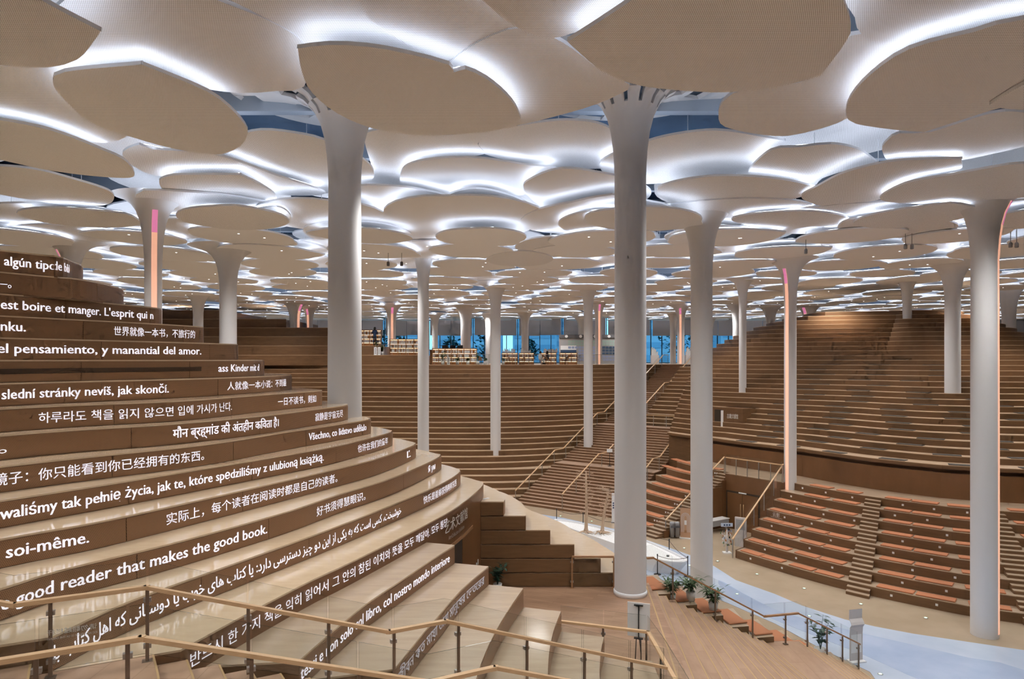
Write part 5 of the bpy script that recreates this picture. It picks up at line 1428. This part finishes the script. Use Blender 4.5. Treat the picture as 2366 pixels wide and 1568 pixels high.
plant('potted_plant', 'dark glossy pot plant in the corner below the cut wedge', -.42, 19.85, PZ, .82, .13, .22, 90, 'dark_leaf', (.20,.09), .7)
plant('rubber_plant', 'tall dark rubber plant at the foot of the broad stair', 10.35, 22.9, 0, 1.35, .2, .28, 70, 'dark_leaf', (.30,.13), .7)
x, y = 11.35, 22.5; r = empty('info_totem', 'curled white info panel at the foot of the broad stair', 'sign', (x,y,0), .25)
mb = MB(); prof2 = [(.0,.05),(0,.95),(-.02,1.15),(-.09,1.25),(-.05,1.33),(.03,1.42),(.02,1.72)]
for a, b in zip(prof2, prof2[1:]):
    i = mb.pts([(-.25,a[0],a[1]),(.25,a[0],a[1]),(.25,b[0],b[1]),(-.25,b[0],b[1])]); j = mb.pts([(-.25,a[0]+.02,a[1]),(.25,a[0]+.02,a[1]),(.25,b[0]+.02,b[1]),(-.25,b[0]+.02,b[1])])
    mb.face(i); mb.face(j[::-1]); mb.face((i[1],j[1],j[2],i[2])); mb.face((i[3],j[3],j[0],i[0]))
mb.build('panel', 'lectern_pale', r); MB().box(-.27,.27,-.15,.15,0,.05).build('base', 'plastic_white', r); MB().box(-.2,.2,-.004,0,.3,.9).build('print', 'label_white', r)
x, y = P(1416,1207,0); r = empty('banner_stand', 'white banner with dark print half hidden behind the big column', 'banner', (x+.35,y,0))
MB().box(-.42,.42,-.02,.02,.05,1.8).build('banner', 'plastic_white', r); MB().box(-.45,.45,-.12,.12,0,.05).build('base', 'grey', r)
mm = MB()
for rr_ in range(3):
    for q in range(6): mm.box(-.36+q*.12,-.28+q*.12,-.026,-.02,1.15-rr_*.14,1.24-rr_*.14)
mm.build('print', 'navy', r)
for k, (a, b) in enumerate(((1146,1127),(1163,1129),(1180,1131),(1168,1150),(1183,1151))):
    x = (a-CX)/F*48.6; plant('small_plant', 'tiny green plant at the foot of the middle hill, %s from the left' % ORD[k], x, 49.0-.2*k if k < 3 else 47.0, hc if k < 3 else 0, .34, .09, .12, 40, 'green2', (.14,.07), 1.2, 'tiny plants at the middle hill')
r = empty('lectern_stand', 'small notice holder on a pole on the central stair', 'sign', (*SS(WID*.52,6.0), cz(6.0)))
MB().tube([(0,0,0),(0,0,1.0)], .02, 6).build('pole', 'black', r); MB().box(-.2,.2,-.02,.02,1.0,1.25).build('plate', 'label_white', r); MB().lathe([(.15,0),(.15,.02)], 12).build('base', 'black', r)
r = empty('security_camera', 'white bullet camera at the end of the lettered fascia', 'camera', (-.86,20.55,ZC-4.25), .9)
MB().tube([(-.16,0,.02),(0,0,.02)], .02, 6).build('arm', 'plastic_white', r); MB().box(.0,.24,-.05,.05,-.03,.06).build('housing', 'plastic_white', r); MB().box(.24,.245,-.04,.04,-.025,.05).build('lens', 'black', r); MB().lathe([(.05,-.03),(.05,.05)], 10, c=(-.18,0)).build('mount', 'plastic_white', r)
for k, (px_, d_, Z_, tp_) in enumerate(((897,35,4.95,6.0),(928,35,4.95,6.0),(2092,30,5.0,5.9),(2107,30,5.0,5.9),(1862,31,4.95,5.9),(2335,29,4.9,5.9),(2349,29,4.9,5.9),(790,30,5.0,5.9))):
    x, y = cpos(px_, d_); r = empty('hanging_spotlight', 'small spotlight on a hanging rod under the canopy, %s of eight' % ORD[k], 'spotlight', (x,y,ZC+Z_), group='hanging spotlights')
    MB().tube([(0,0,.08),(0,0,ROOF-.76-ZC-Z_)], .016, 5).build('rod', 'grey', r)
    MB().lathe([(.05,-.14),(.075,-.12),(.075,.04),(.045,.09)], 10).build('body', 'dark_grey' if k < 2 else 'grey', r)
